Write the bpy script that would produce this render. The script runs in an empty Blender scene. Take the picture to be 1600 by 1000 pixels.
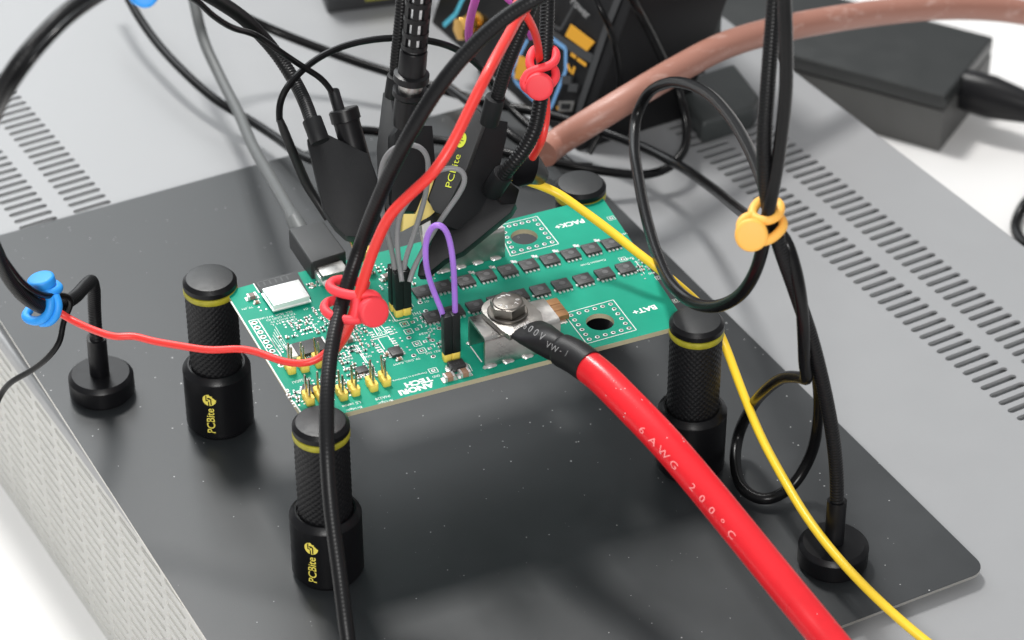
import bpy, bmesh, math, random
import numpy as np
from mathutils import Matrix, Vector
random.seed(7); np.random.seed(7)
S = 0.001                                   # everything below is written in millimetres
col = bpy.context.scene.collection
V = lambda *a: np.array(a, float)

# ------------------------------------------------------------------ camera
CAM = V(-188.829, -458.540, 517.528)
ROT = np.array([[0.88322268, -0.46895357, 0.0004995],     # right
                [-0.27469295, -0.51821679, -0.80993527],  # down
                [0.38008089, 0.71521599, -0.58651906]])   # forward
FPX = 4255.55                               # focal length in photo pixels (1600 wide)
sc = bpy.context.scene
cd = bpy.data.cameras.new('camera')
cam = bpy.data.objects.new('camera', cd); col.objects.link(cam); sc.camera = cam
m = Matrix([list(ROT[0]), list(-ROT[1]), list(-ROT[2])]).transposed().to_4x4()
m.translation = Vector(CAM * S); cam.matrix_world = m
cd.sensor_width = 36.0; cd.sensor_fit = 'HORIZONTAL'; cd.lens = FPX / 1600 * 36
cd.clip_start = 0.02; cd.clip_end = 60
cd.dof.use_dof = True; cd.dof.focus_distance = 0.79; cd.dof.aperture_fstop = 18

# ------------------------------------------------------------------ world and lamps
w = bpy.data.worlds.new('World'); sc.world = w; w.use_nodes = True
bgn = w.node_tree.nodes['Background']
bgn.inputs[1].default_value = 1.0
_tc = w.node_tree.nodes.new('ShaderNodeTexCoord'); _sx = w.node_tree.nodes.new('ShaderNodeSeparateXYZ'); _cr = w.node_tree.nodes.new('ShaderNodeValToRGB')
w.node_tree.links.new(_tc.outputs['Generated'], _sx.inputs[0]); w.node_tree.links.new(_sx.outputs['Z'], _cr.inputs[0]); w.node_tree.links.new(_cr.outputs[0], bgn.inputs[0])
_cr.color_ramp.elements[0].position = 0.0; _cr.color_ramp.elements[0].color = (.18, .185, .19, 1)      # room walls
_cr.color_ramp.elements[1].position = 1.0; _cr.color_ramp.elements[1].color = (.64, .65, .66, 1)        # ceiling
def area(name, loc, target, sx, sy, power, colr=(1, 1, 1)):
    l = bpy.data.lights.new(name, 'AREA'); l.shape = 'RECTANGLE'; l.size = sx * S; l.size_y = sy * S
    l.energy = power; l.color = colr
    o = bpy.data.objects.new(name, l); col.objects.link(o)
    o.location = Vector(loc) * S
    o.rotation_euler = (Vector(target) - Vector(loc)).to_track_quat('-Z', 'Y').to_euler()
    return o
area('ceiling_lamp', (150, 790, 1250), (110, 140, 0), 190, 260, 16.5, (1, 0.985, 0.96))
area('window_light', (-70, 1600, 950), (60, 200, 0), 1400, 1100, 17.0, (0.94, 0.98, 1.0))
area('room_lamp', (-480, -1000, 800), (100, 120, 0), 320, 320, 13.5, (1, 0.99, 0.97))
sc.view_settings.view_transform = 'Standard'; sc.view_settings.look = 'None'
sc.view_settings.exposure = 0.0; sc.view_settings.gamma = 1.0
sc.cycles.use_denoising = True
sc.cycles.max_bounces = 8
sc.cycles.sample_clamp_indirect = 6.0

# ------------------------------------------------------------------ measuring: sight line of a photo point cut by a level plane / at a depth
def K(x, y, z):
    d = ROT.T @ V((x - 800) / FPX, (y - 500) / FPX, 1)
    return CAM + d * (z - CAM[2]) / d[2]
def D(x, y, dep):
    return CAM + (ROT.T @ V((x - 800) / FPX, (y - 500) / FPX, 1)) * dep
def depth(p): return float(ROT[2] @ (V(*p) - CAM))
def onplane(x, y, P, n):
    d = ROT.T @ V((x - 800) / FPX, (y - 500) / FPX, 1)
    return CAM + d * float(n @ (P - CAM)) / float(n @ d)
BZ = 51.0                                    # top face of the circuit board
def B(x, y, h=0.0):
    p = K(x, y, BZ); p[2] += h; return p
TOCAM = -ROT[2]; RIGHT = ROT[0]; UP = -ROT[1]

# ------------------------------------------------------------------ materials
MATS = {}
def mat(name, c, rough=0.5, metal=0.0, spec=0.5, var=0.0, vscale=400, bump=0.0, bscale=2000, coat=0.0, sss=0.0, emit=None, trans=0.0, rvar=0.0, alpha=None):
    if name in MATS: return MATS[name]
    mm = bpy.data.materials.new(name); mm.use_nodes = True; nt = mm.node_tree; N = nt.nodes; L = nt.links
    b = N['Principled BSDF']
    b.inputs['Base Color'].default_value = (*c, 1); b.inputs['Roughness'].default_value = rough
    b.inputs['Metallic'].default_value = metal; b.inputs['Specular IOR Level'].default_value = spec
    b.inputs['Coat Weight'].default_value = coat; b.inputs['Coat Roughness'].default_value = 0.15
    if sss: b.inputs['Subsurface Weight'].default_value = sss; b.inputs['Subsurface Scale'].default_value = 0.002; b.inputs['Subsurface Radius'].default_value = (1, .5, .3)
    if trans: b.inputs['Transmission Weight'].default_value = trans
    if emit: b.inputs['Emission Color'].default_value = (*emit[:3], 1); b.inputs['Emission Strength'].default_value = emit[3]
    tc = N.new('ShaderNodeTexCoord')
    if var or rvar:
        nz = N.new('ShaderNodeTexNoise'); nz.inputs['Scale'].default_value = vscale; nz.inputs['Detail'].default_value = 5
        L.new(tc.outputs['Object'], nz.inputs['Vector'])
    if var:
        mr = N.new('ShaderNodeMapRange'); mr.inputs[1].default_value = .3; mr.inputs[2].default_value = .7
        mr.inputs[3].default_value = 1 - var; mr.inputs[4].default_value = 1 + var
        L.new(nz.outputs['Fac'], mr.inputs[0])
        mx = N.new('ShaderNodeMix'); mx.data_type = 'RGBA'; mx.blend_type = 'MULTIPLY'; mx.inputs[0].default_value = 1
        mx.inputs[6].default_value = (*c, 1); L.new(mr.outputs[0], mx.inputs[7]); L.new(mx.outputs[2], b.inputs['Base Color'])
    if rvar:
        m2 = N.new('ShaderNodeMapRange'); m2.inputs[1].default_value = .3; m2.inputs[2].default_value = .7
        m2.inputs[3].default_value = max(0.02, rough - rvar); m2.inputs[4].default_value = rough + rvar
        L.new(nz.outputs['Fac'], m2.inputs[0]); L.new(m2.outputs[0], b.inputs['Roughness'])
    if bump:
        n3 = N.new('ShaderNodeTexNoise'); n3.inputs['Scale'].default_value = bscale; n3.inputs['Detail'].default_value = 3
        L.new(tc.outputs['Object'], n3.inputs['Vector'])
        bp = N.new('ShaderNodeBump'); bp.inputs['Strength'].default_value = bump; bp.inputs['Distance'].default_value = 0.0002
        L.new(n3.outputs['Fac'], bp.inputs['Height']); L.new(bp.outputs[0], b.inputs['Normal'])
    MATS[name] = mm
    return mm

def dusty(name, c, rough, dust=0.42, scale=480, spec=0.5):
    """dark paint with specks of dust and faint smears"""
    mm = mat(name, c, rough, spec=spec); nt = mm.node_tree; N = nt.nodes; L = nt.links; b = N['Principled BSDF']
    tc = N.new('ShaderNodeTexCoord')
    vo = N.new('ShaderNodeTexVoronoi'); vo.inputs['Scale'].default_value = scale; L.new(tc.outputs['Object'], vo.inputs['Vector'])
    wn = N.new('ShaderNodeTexWhiteNoise'); wn.noise_dimensions = '3D'; L.new(vo.outputs['Position'], wn.inputs['Vector'])
    # radius of each speck varies, most cells have none
    mr = N.new('ShaderNodeMapRange'); mr.inputs[1].default_value = .60; mr.inputs[2].default_value = 1; mr.inputs[3].default_value = 0; mr.inputs[4].default_value = .15
    cl = N.new('ShaderNodeTexNoise'); cl.inputs['Scale'].default_value = 14; cl.inputs['Detail'].default_value = 4; L.new(tc.outputs['Object'], cl.inputs['Vector'])
    cm = N.new('ShaderNodeMapRange'); cm.inputs[1].default_value = .42; cm.inputs[2].default_value = .62; cm.inputs[3].default_value = .80; cm.inputs[4].default_value = 1.0; L.new(cl.outputs['Fac'], cm.inputs[0])
    mu = N.new('ShaderNodeMath'); mu.operation = 'MULTIPLY'; L.new(wn.outputs['Value'], mu.inputs[0]); L.new(cm.outputs[0], mu.inputs[1])
    L.new(mu.outputs[0], mr.inputs[0])
    lt = N.new('ShaderNodeMath'); lt.operation = 'LESS_THAN'; L.new(vo.outputs['Distance'], lt.inputs[0]); L.new(mr.outputs[0], lt.inputs[1])
    nz = N.new('ShaderNodeTexNoise'); nz.inputs['Scale'].default_value = 22; nz.inputs['Detail'].default_value = 6; nz.inputs['Roughness'].default_value = .65
    L.new(tc.outputs['Object'], nz.inputs['Vector'])
    m1 = N.new('ShaderNodeMapRange'); m1.inputs[1].default_value = .3; m1.inputs[2].default_value = .75; m1.inputs[3].default_value = .86; m1.inputs[4].default_value = 1.28
    L.new(nz.outputs['Fac'], m1.inputs[0])
    mx = N.new('ShaderNodeMix'); mx.data_type = 'RGBA'; mx.blend_type = 'MULTIPLY'; mx.inputs[0].default_value = 1; mx.inputs[6].default_value = (*c, 1); L.new(m1.outputs[0], mx.inputs[7])
    m2 = N.new('ShaderNodeMix'); m2.data_type = 'RGBA'; L.new(lt.outputs[0], m2.inputs[0]); L.new(mx.outputs[2], m2.inputs[6]); m2.inputs[7].default_value = (dust, dust, dust, 1)
    L.new(m2.outputs[2], b.inputs['Base Color'])
    m3 = N.new('ShaderNodeMapRange'); m3.inputs[1].default_value = .3; m3.inputs[2].default_value = .75; m3.inputs[3].default_value = rough - .04; m3.inputs[4].default_value = rough + .05
    L.new(nz.outputs['Fac'], m3.inputs[0]); L.new(m3.outputs[0], b.inputs['Roughness'])
    n4 = N.new('ShaderNodeTexNoise'); n4.inputs['Scale'].default_value = 2500; L.new(tc.outputs['Object'], n4.inputs['Vector'])
    bp = N.new('ShaderNodeBump'); bp.inputs['Strength'].default_value = .25; bp.inputs['Distance'].default_value = .0001
    L.new(n4.outputs['Fac'], bp.inputs['Height']); L.new(bp.outputs[0], b.inputs['Normal'])
    return mm

M_plate = dusty('plate_paint', (.019, .0215, .0235), .42, spec=.55)
M_bare = mat('bare_steel', (.62, .60, .56), .35, 1.0)
M_case = mat('case_paint', (.285, .289, .296), .38, spec=.5, var=.012, vscale=60, bump=.15, bscale=1500, rvar=.02)
M_case_in = mat('case_inside', (.20, .203, .207), .6)
M_side = mat('case_side_paint', (.58, .575, .545), .45, var=.04, vscale=50)
M_desk = mat('desk_laminate', (.72, .71, .70), .4, var=.015, vscale=30)
M_anod = mat('black_anodised', (.005, .005, .006), .36, spec=.25, bump=.12, bscale=3000, rvar=.05)
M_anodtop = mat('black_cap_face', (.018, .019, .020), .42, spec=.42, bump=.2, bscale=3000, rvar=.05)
M_knurl = mat('black_knurl', (.0065, .0065, .0075), .42, spec=.32)
M_yel = mat('yellow_ring', (.34, .31, .02), .45, var=.12, vscale=500)
M_print = mat('yellow_print', (.85, .72, .12), .5)
M_goose = mat('gooseneck_black', (.0065, .0065, .0072), .38, spec=.25)
M_rubber = mat('black_rubber', (.007, .007, .008), .36, spec=.28, var=.1, vscale=300)
M_cable = mat('black_pvc', (.005, .005, .0055), .27, spec=.22)
M_probe = mat('probe_plastic', (.0075, .008, .009), .48, spec=.26, bump=.35, bscale=4000)
M_probeb = mat('probe_side', (.034, .035, .036), .46, spec=.4, bump=.35, bscale=4000)
M_shrink = mat('heat_shrink', (.010, .010, .011), .46, spec=.35, var=.1, vscale=300)
M_redw = mat('red_wire', (.78, .038, .030), .42, coat=.1, sss=.1)
M_red6 = dusty('red_silicone', (.70, .013, .021), .30, dust=.6, scale=710, spec=.5)
M_redp = mat('red_cable_print', (.90, .30, .30), .5)
M_redtie = mat('red_tie_silicone', (.88, .048, .065), .55, sss=.15)
M_ortie = mat('orange_tie_silicone', (.92, .47, .085), .55, sss=.15)
M_bltie = mat('blue_tie_silicone', (.02, .30, .82), .52, sss=.1)
M_yelw = mat('yellow_wire', (.96, .64, .035), .4, coat=.1)
M_purw = mat('purple_wire', (.40, .19, .74), .42)
M_grayw = mat('gray_wire', (.24, .24, .245), .42)
M_graycab = mat('gray_cable', (.105, .11, .11), .5)
def scuffed(name, c, c2, rough):
    mm = mat(name, c, rough, spec=.45); nt = mm.node_tree; N = nt.nodes; L = nt.links; b = N['Principled BSDF']
    tc = N.new('ShaderNodeTexCoord'); mp = N.new('ShaderNodeMapping'); mp.inputs['Scale'].default_value = (55, 160, 160); mp.inputs['Rotation'].default_value = (0, 0, -.5)
    L.new(tc.outputs['Object'], mp.inputs[0])
    nz = N.new('ShaderNodeTexNoise'); nz.inputs['Scale'].default_value = 1.0; nz.inputs['Detail'].default_value = 8; nz.inputs['Roughness'].default_value = .7; L.new(mp.outputs[0], nz.inputs['Vector'])
    mr = N.new('ShaderNodeMapRange'); mr.inputs[1].default_value = .54; mr.inputs[2].default_value = .76; L.new(nz.outputs['Fac'], mr.inputs[0])
    mx = N.new('ShaderNodeMix'); mx.data_type = 'RGBA'; mx.inputs[6].default_value = (*c, 1); mx.inputs[7].default_value = (*c2, 1); L.new(mr.outputs[0], mx.inputs[0]); L.new(mx.outputs[2], b.inputs['Base Color'])
    return mm
M_brown = scuffed('brown_silicone', (.355, .165, .122), (.60, .42, .37), .42)
M_fr4 = mat('board_edge', (.42, .38, .25), .6)
M_mask = mat('solder_mask_green', (.006, .30, .195), .42, spec=.22, var=.10, vscale=45, rvar=.04)
M_silk = mat('silkscreen_white', (.80, .82, .80), .55)
M_tin = mat('solder_tin', (.88, .87, .86), .30, .75, bump=.4, bscale=1800)
M_brkt = mat('tinned_bracket', (.47, .46, .44), .36, 1.0, var=.14, vscale=180, bump=.25, bscale=1200, rvar=.10)
M_lug = mat('lug_metal', (.40, .385, .36), .42, 1.0, var=.16, vscale=200, bump=.35, bscale=1400, rvar=.08)
M_bolt = mat('bolt_steel', (.23, .215, .195), .38, 1.0, var=.15, vscale=250, rvar=.08)
M_chip = mat('chip_epoxy', (.038, .037, .037), .45, var=.12, vscale=600, bump=.2, bscale=5000)
M_chipdot = mat('chip_mark', (.095, .095, .097), .5)
M_capbr = mat('ceramic_brown', (.30, .17, .11), .5)
M_white = mat('white_part', (.80, .80, .78), .4)
M_can = mat('shield_can', (.93, .94, .92), .34, .5, bump=.05, rvar=.04)
M_modpcb = mat('module_black', (.018, .020, .022), .5)
M_hdr = mat('header_yellow', (.86, .64, .11), .45, var=.06, vscale=400)
M_gold = mat('gold_pin', (.83, .48, .13), .25, 1.0)
M_pindark = mat('pin_metal', (.42, .38, .32), .25, 1.0)
M_hole = mat('pad_hole', (.03, .022, .016), .6)
M_copper = mat('copper_bar', (.36, .185, .08), .36, .4, var=.25, vscale=200)
M_glass = mat('translucent_yellow', (.75, .60, .20), .3, spec=.5)
M_dup = mat('dupont_black', (.008, .010, .010), .42, spec=.35)
M_usb = mat('usb_plug_black', (.024, .025, .026), .45, spec=.4, bump=.3, bscale=3000)
M_equip = mat('instrument_black', (.009, .009, .010), .5, spec=.3)
M_equipg = mat('instrument_grey_edge', (.038, .039, .041), .5)
M_blue = mat('panel_blue', (.15, .33, .60), .5)
M_cyan = mat('panel_cyan', (.08, .42, .55), .5)
M_pink = mat('pink_lead', (.75, .12, .60), .5)
M_orange = mat('label_orange', (.66, .32, .02), .5)
M_brick = mat('psu_black', (.020, .022, .022), .42, rvar=.08, vscale=80)
M_brickside = mat('psu_side', (.070, .070, .068), .5, var=.1, vscale=60)
M_adapt = mat('adaptor_grey', (.045, .050, .050), .38, rvar=.08, vscale=80)
M_olive = mat('olive_label', (.35, .33, .05), .5)
M_cabprint = mat('cable_print', (.24, .24, .24), .5)

# ------------------------------------------------------------------ mesh helper
class MB:
    def __init__(s): s.v = []; s.f = []; s.mi = []
    def add(s, verts, faces, mi=0):
        o = len(s.v); s.v.extend([tuple(map(float, p)) for p in verts])
        for f in faces: s.f.append([i + o for i in f]); s.mi.append(mi)
        return s
    def box(s, c, size, R=None, mi=0):
        h = np.array(size, float) / 2; R = np.eye(3) if R is None else R
        vs = [np.array(c, float) + R @ (h * V(a, b, d)) for d in (-1, 1) for b in (-1, 1) for a in (-1, 1)]
        return s.add(vs, [(0, 2, 3, 1), (4, 5, 7, 6), (0, 1, 5, 4), (2, 6, 7, 3), (0, 4, 6, 2), (1, 3, 7, 5)], mi)
    def prism(s, poly, ext, mi=0, mi_side=None):
        n = len(poly); e = np.array(ext, float)
        a = [np.array(p, float) for p in poly]; b = [p + e for p in a]
        nn = sum(np.cross(a[i], a[(i + 1) % n]) for i in range(n))
        if nn @ e > 0: a.reverse(); b.reverse()
        s.add(a + b, [list(range(n))] , mi)
        o = len(s.v) - 2 * n
        s.f.append([o + n + i for i in range(n - 1, -1, -1)]); s.mi.append(mi)
        for i in range(n):
            j = (i + 1) % n
            s.f.append([o + j, o + i, o + n + i, o + n + j]); s.mi.append(mi if mi_side is None else mi_side)
        return s
    def lathe(s, prof, seg=48, c=(0, 0, 0), R=None, mi=0, mis=None):
        R = np.eye(3) if R is None else R; c = np.array(c, float); vs = []; fs = []
        for r, z in prof:
            for k in range(seg):
                a = 2 * math.pi * k / seg; vs.append(c + R @ V(r * math.cos(a), r * math.sin(a), z))
        o = len(s.v); s.v.extend([tuple(p) for p in vs])
        for i in range(len(prof) - 1):
            mm = mi if mis is None else mis[i]
            for k in range(seg):
                k2 = (k + 1) % seg
                s.f.append([o + i * seg + k, o + i * seg + k2, o + (i + 1) * seg + k2, o + (i + 1) * seg + k]); s.mi.append(mm)
        if prof[0][0] > 1e-6: s.f.append([o + k for k in range(seg - 1, -1, -1)]); s.mi.append(mi if mis is None else mis[0])
        if prof[-1][0] > 1e-6: s.f.append([o + (len(prof) - 1) * seg + k for k in range(seg)]); s.mi.append(mi if mis is None else mis[-1])
        return s
    def tube(s, pts, r, seg=12, mi=0, flat=None, ref=None, closed=False):
        P = np.asarray(pts, float); n = len(P); rr = np.broadcast_to(r, (n,)) if np.ndim(r) < 2 else r
        T, A, Bn = frames(P, ref)
        vs = []
        for i in range(n):
            fl = 1 if flat is None else flat[i]
            for k in range(seg):
                a = 2 * math.pi * k / seg
                vs.append(P[i] + A[i] * math.cos(a) * rr[i] + Bn[i] * math.sin(a) * rr[i] * fl)
        o = len(s.v); s.v.extend([tuple(p) for p in vs])
        for i in range(n - 1):
            for k in range(seg):
                k2 = (k + 1) % seg
                s.f.append([o + i * seg + k, o + i * seg + k2, o + (i + 1) * seg + k2, o + (i + 1) * seg + k]); s.mi.append(mi)
        s.f.append([o + k for k in range(seg - 1, -1, -1)]); s.mi.append(mi)
        s.f.append([o + (n - 1) * seg + k for k in range(seg)]); s.mi.append(mi)
        return s
    def bar(s, p, q, wdt, nrm=(0, 0, 1), h=0.03, mi=0):
        """a thin flat strip (printed line) from p to q"""
        p = np.array(p, float); q = np.array(q, float); d = q - p; d = d / (np.linalg.norm(d) + 1e-9)
        n = np.cross(d, np.array(nrm, float)); n = n / np.linalg.norm(n) * wdt / 2; e = np.array(nrm, float) * h
        return s.add([p - n + e, q - n + e, q + n + e, p + n + e], [(0, 1, 2, 3)] if np.dot(np.cross(d, n), nrm) > 0 else [(3, 2, 1, 0)], mi)

def frames(P, ref=None):
    n = len(P); T = np.gradient(P, axis=0); T /= np.linalg.norm(T, axis=1)[:, None] + 1e-12
    A = np.zeros_like(P); u = V(0, 0, 1) if ref is None else np.array(ref, float)
    if abs(u @ T[0]) > .95 and ref is None: u = V(1, 0, 0)
    for i in range(n):
        u = u - T[i] * (u @ T[i]); u /= np.linalg.norm(u) + 1e-12; A[i] = u
    return T, A, np.cross(T, A)

def curve(ctrl, step=1.0):
    """smooth curve through control points, resampled at an even step (mm)"""
    P = np.asarray(ctrl, float)
    if len(P) == 2: Q = np.linspace(P[0], P[1], 60)
    else:
        t = np.r_[0, np.cumsum(np.sqrt(np.linalg.norm(np.diff(P, axis=0), axis=1)))]
        Pe = np.vstack([2 * P[0] - P[1], P, 2 * P[-1] - P[-2]]); te = np.r_[-t[1], t, 2 * t[-1] - t[-2]]
        out = []
        for i in range(1, len(Pe) - 2):
            t0, t1, t2, t3 = te[i - 1:i + 3]; p0, p1, p2, p3 = Pe[i - 1:i + 3]
            for tt in np.linspace(t1, t2, 40, endpoint=False):
                a1 = (t1 - tt) / (t1 - t0) * p0 + (tt - t0) / (t1 - t0) * p1
                a2 = (t2 - tt) / (t2 - t1) * p1 + (tt - t1) / (t2 - t1) * p2
                a3 = (t3 - tt) / (t3 - t2) * p2 + (tt - t2) / (t3 - t2) * p3
                b1 = (t2 - tt) / (t2 - t0) * a1 + (tt - t0) / (t2 - t0) * a2
                b2 = (t3 - tt) / (t3 - t1) * a2 + (tt - t1) / (t3 - t1) * a3
                out.append((t2 - tt) / (t2 - t1) * b1 + (tt - t1) / (t2 - t1) * b2)
        out.append(P[-1]); Q = np.array(out)
    s = np.r_[0, np.cumsum(np.linalg.norm(np.diff(Q, axis=0), axis=1))]
    n = max(4, int(s[-1] / step) + 1); ss = np.linspace(0, s[-1], n)
    R = np.stack([np.interp(ss, s, Q[:, k]) for k in range(3)], 1)
    if n > 12:                                     # ease the kinks
        for _ in range(3): R[1:-1] = (R[:-2] + 2 * R[1:-1] + R[2:]) / 4
    return R
def cz(pts, step=1.5): return curve([K(*p) for p in pts], step)      # (photo x, photo y, height)

# ------------------------------------------------------------------ objects
ORG = {}
def finish(me, sharp=35):
    for p in me.polygons: p.use_smooth = True
    me.set_sharp_from_angle(angle=math.radians(sharp))
def build(mb, mats, org=(0, 0, 0), bevel=0, seg=2, name='mesh', sharp=35):
    me = bpy.data.meshes.new(name)
    o = np.array(org, float)
    me.from_pydata([tuple((np.array(p) - o) * S) for p in mb.v], [], mb.f)
    for q in (mats if isinstance(mats, (list, tuple)) else [mats]): me.materials.append(q)
    for p, k in zip(me.polygons, mb.mi): p.material_index = k
    if bevel:
        bm = bmesh.new(); bm.from_mesh(me); bmesh.ops.remove_doubles(bm, verts=bm.verts, dist=1e-7)
        ed = [e for e in bm.edges if e.is_manifold and e.calc_face_angle(0) > math.radians(28)]
        bmesh.ops.bevel(bm, geom=ed, offset=bevel * S, segments=seg, profile=.6, affect='EDGES', clamp_overlap=True)
        bm.to_mesh(me); bm.free()
    me.validate(); finish(me, sharp)
    return me
def thing(name, label, cat, loc=(0, 0, 0), group=None, rz=0):
    o = bpy.data.objects.new(name, None); col.objects.link(o); o.empty_display_size = .01
    o.location = Vector(loc) * S; o.rotation_euler = (0, 0, rz); o['label'] = label; o['category'] = cat
    if group: o['group'] = group
    ORG[o.name] = np.array(loc, float) if rz == 0 else np.array(loc, float)
    return o
def part(name, mb, mats, parent, label=None, bevel=0, seg=2, kind=None, local=False, sharp=35):
    org = ORG[parent.name]
    me = build(mb, mats, (0, 0, 0) if local else org, bevel, seg, name, sharp)
    o = bpy.data.objects.new(name, me); col.objects.link(o); o.parent = parent
    ORG[o.name] = org
    if label: o['label'] = label
    if kind: o['kind'] = kind
    return o
def inst(name, me, parent, loc, R=None):
    """a part that shares a mesh, placed at loc (mm, world) with an orientation"""
    o = bpy.data.objects.new(name, me); col.objects.link(o); o.parent = parent
    mw = (Matrix.Identity(4) if R is None else Matrix(R.tolist()).to_4x4())
    mw.translation = Vector((np.array(loc, float) - ORG[parent.name]) * S); o.matrix_local = mw
    ORG[o.name] = np.array(loc, float)
    return o
def struct(name, mb, mats, bevel=0):
    o = bpy.data.objects.new(name, build(mb, mats, bevel=bevel, name=name)); col.objects.link(o); o['kind'] = 'structure'; return o
def copy_tree(o, parent=None):
    c = o.copy(); col.objects.link(c)
    if parent is not None: c.parent = parent
    for ch in list(o.children): copy_tree(ch, c)
    return c
def RZ(a): return np.array([[math.cos(a), -math.sin(a), 0], [math.sin(a), math.cos(a), 0], [0, 0, 1]])
def basis(x, z):
    z = np.array(z, float) / np.linalg.norm(z); x = np.array(x, float); x = x - z * (x @ z); x /= np.linalg.norm(x)
    return np.stack([x, np.cross(z, x), z], 1)
_txt = {}
def text(s, size, bold=0.0, width=None):
    """letter outlines as flat triangles, centred on the origin, mm"""
    k = (s, size, bold, width)
    if k in _txt: return _txt[k]
    c = bpy.data.curves.new('lettering', 'FONT'); c.body = s; c.size = 1.0; c.resolution_u = 3; c.offset = bold; c.align_x = 'CENTER'; c.align_y = 'CENTER'
    o = bpy.data.objects.new('lettering', c); col.objects.link(o)
    dg = bpy.context.evaluated_depsgraph_get(); dg.update()
    me = bpy.data.meshes.new_from_object(o.evaluated_get(dg))
    vs = np.array([v.co[:2] for v in me.vertices]); fs = [list(p.vertices) for p in me.polygons]
    bpy.data.objects.remove(o); bpy.data.curves.remove(c); bpy.data.meshes.remove(me)
    vs = vs - (vs.max(0) + vs.min(0)) / 2
    if s in '-_': size = size * .12
    h = vs[:, 1].max() - vs[:, 1].min(); vs = vs * size / max(h, 1e-6)
    if width: vs[:, 0] *= width / (vs[:, 0].max() - vs[:, 0].min())
    _txt[k] = (vs, fs); return _txt[k]

# ================================================================== SETTING: desk
struct('desk', MB().box((200, 250, -86), (3000, 3000, 8)), M_desk)

# ================================================================== instrument case (slotted housing everything stands on)
CO = V(-0.7, 218.0, -4.0); ca = math.radians(2.55)
EX = V(math.cos(ca), math.sin(ca), 0); EY = V(-math.sin(ca), math.cos(ca), 0)
def CP(u, v, z=-4.0): p = CO + EX * u + EY * v; p[2] = z; return p
CW, V0, V1 = 320.0, -300.0, 330.0
case = thing('instrument_case', 'long grey slotted metal instrument housing lying on the white desk', 'housing', CP(CW / 2, 0, -82))
def slot_cell(mb, f, a0, a1, b0, b1, sa0, sa1, sb0, sb1, depth_mm, along_a=True):
    """rectangle with a rounded slot cut through; f(a,b,d) gives the point, d = depth below the face"""
    r = (sb1 - sb0) / 2; bm_ = (sb0 + sb1) / 2; ring = []
    for k in range(5):
        t = -math.pi / 2 + math.pi * k / 4; ring.append((sa1 - r + r * math.cos(t), bm_ + r * math.sin(t)))
    for k in range(5):
        t = math.pi / 2 + math.pi * k / 4; ring.append((sa0 + r + r * math.cos(t), bm_ + r * math.sin(t)))
    out = [(a0, b0), (a1, b0), (a1, b1), (a0, b1)]
    vs = [f(a, b, 0) for a, b in out] + [f(a, b, 0) for a, b in ring] + [f(a, b, depth_mm) for a, b in ring]
    I = lambda k: 4 + k % 10
    fs = [[0, 1, I(0), I(9)], [1, 2, I(4), I(3), I(2), I(1), I(0)], [2, 3, I(5), I(4)], [3, 0, I(9), I(8), I(7), I(6), I(5)]]
    fs += [[4 + k, 4 + (k + 1) % 10, 14 + (k + 1) % 10, 14 + k] for k in range(10)]
    mb.add(vs, fs)
top = MB(); ft = lambda a, b, d: CP(a, b, -4.0 - d)
cols_u = [(29.5, 43.5), (49.5, 63.5), (256.5, 270.5), (276.5, 290.5)]
rows = [84.2 + 4.5 * k for k in range(-74, 44)]
R0, R1 = rows[0] - 2.25, rows[-1] + 2.25
ue = [1.5]
for c0, c1 in cols_u: ue += [c0 - .8, c1 + .8]
ue += [CW - 1.5]
for i in range(len(ue) - 1):
    if i % 2 == 0: top.add([ft(ue[i], R0, 0), ft(ue[i + 1], R0, 0), ft(ue[i + 1], R1, 0), ft(ue[i], R1, 0)], [(0, 1, 2, 3)])
    else:
        for v in rows: slot_cell(top, ft, ue[i], ue[i + 1], v - 2.25, v + 2.25, ue[i] + .8, ue[i + 1] - .8, v - 1.15, v + 1.15, .9)
for a, b in ((V0, R0), (R1, V1)): top.add([ft(1.5, a, 0), ft(CW - 1.5, a, 0), ft(CW - 1.5, b, 0), ft(1.5, b, 0)], [(0, 1, 2, 3)])
for sgn, uu in ((-1, 1.5), (1, CW - 1.5)):          # folded long edges
    pr = [(uu + sgn * 1.5 * math.sin(t), -5.5 + 1.5 * math.cos(t)) for t in np.linspace(0, math.pi / 2, 6)] + [(uu + sgn * 1.5, -9.0)]
    for (u0, z0), (u1, z1) in zip(pr[:-1], pr[1:]):
        q = [CP(u0, V0, z0), CP(u1, V0, z1), CP(u1, V1, z1), CP(u0, V1, z0)]
        top.add(q, [(0, 1, 2, 3)] if sgn < 0 else [(3, 2, 1, 0)])
part('top_panel', top, M_case, case)
side = MB(); fs_ = lambda a, b, d: CP(0.6 + d, -a, b)
cells = [(-V1 + 12 + 16.5 * k) for k in range(int((V1 - V0 - 24) / 16.5))]
zr = [-13.5 - 4.5 * k for k in range(15)]
a0, a1 = cells[0], cells[-1] + 16.5; b0, b1 = zr[-1] - 2.25, zr[0] + 2.25
for a in cells:
    for z in zr: slot_cell(side, fs_, a, a + 16.5, z - 2.25, z + 2.25, a + 1.2, a + 15.3, z - 1.05, z + 1.05, .45)
for (p, q, r, t) in ((-V1, -V0, b1, -9.0), (-V1, -V0, -82, b0), (-V1, a0, b0, b1), (a1, -V0, b0, b1)):
    side.add([fs_(p, r, 0), fs_(q, r, 0), fs_(q, t, 0), fs_(p, t, 0)], [(0, 1, 2, 3)])
part('side_panel', side, M_side, case)
inn = MB()
inn.box((CP(CW / 2, (V0 + V1) / 2, -8.4)), (CW - 8, V1 - V0 - 8, 4), RZ(ca))
part('inner_liner', inn, M_case_in, case)
part('side_liner', MB().box(CP(4.05, (V0 + V1) / 2, -47), (6, V1 - V0 - 8, 66), RZ(ca)), M_side, case)
rest = MB()
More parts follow.
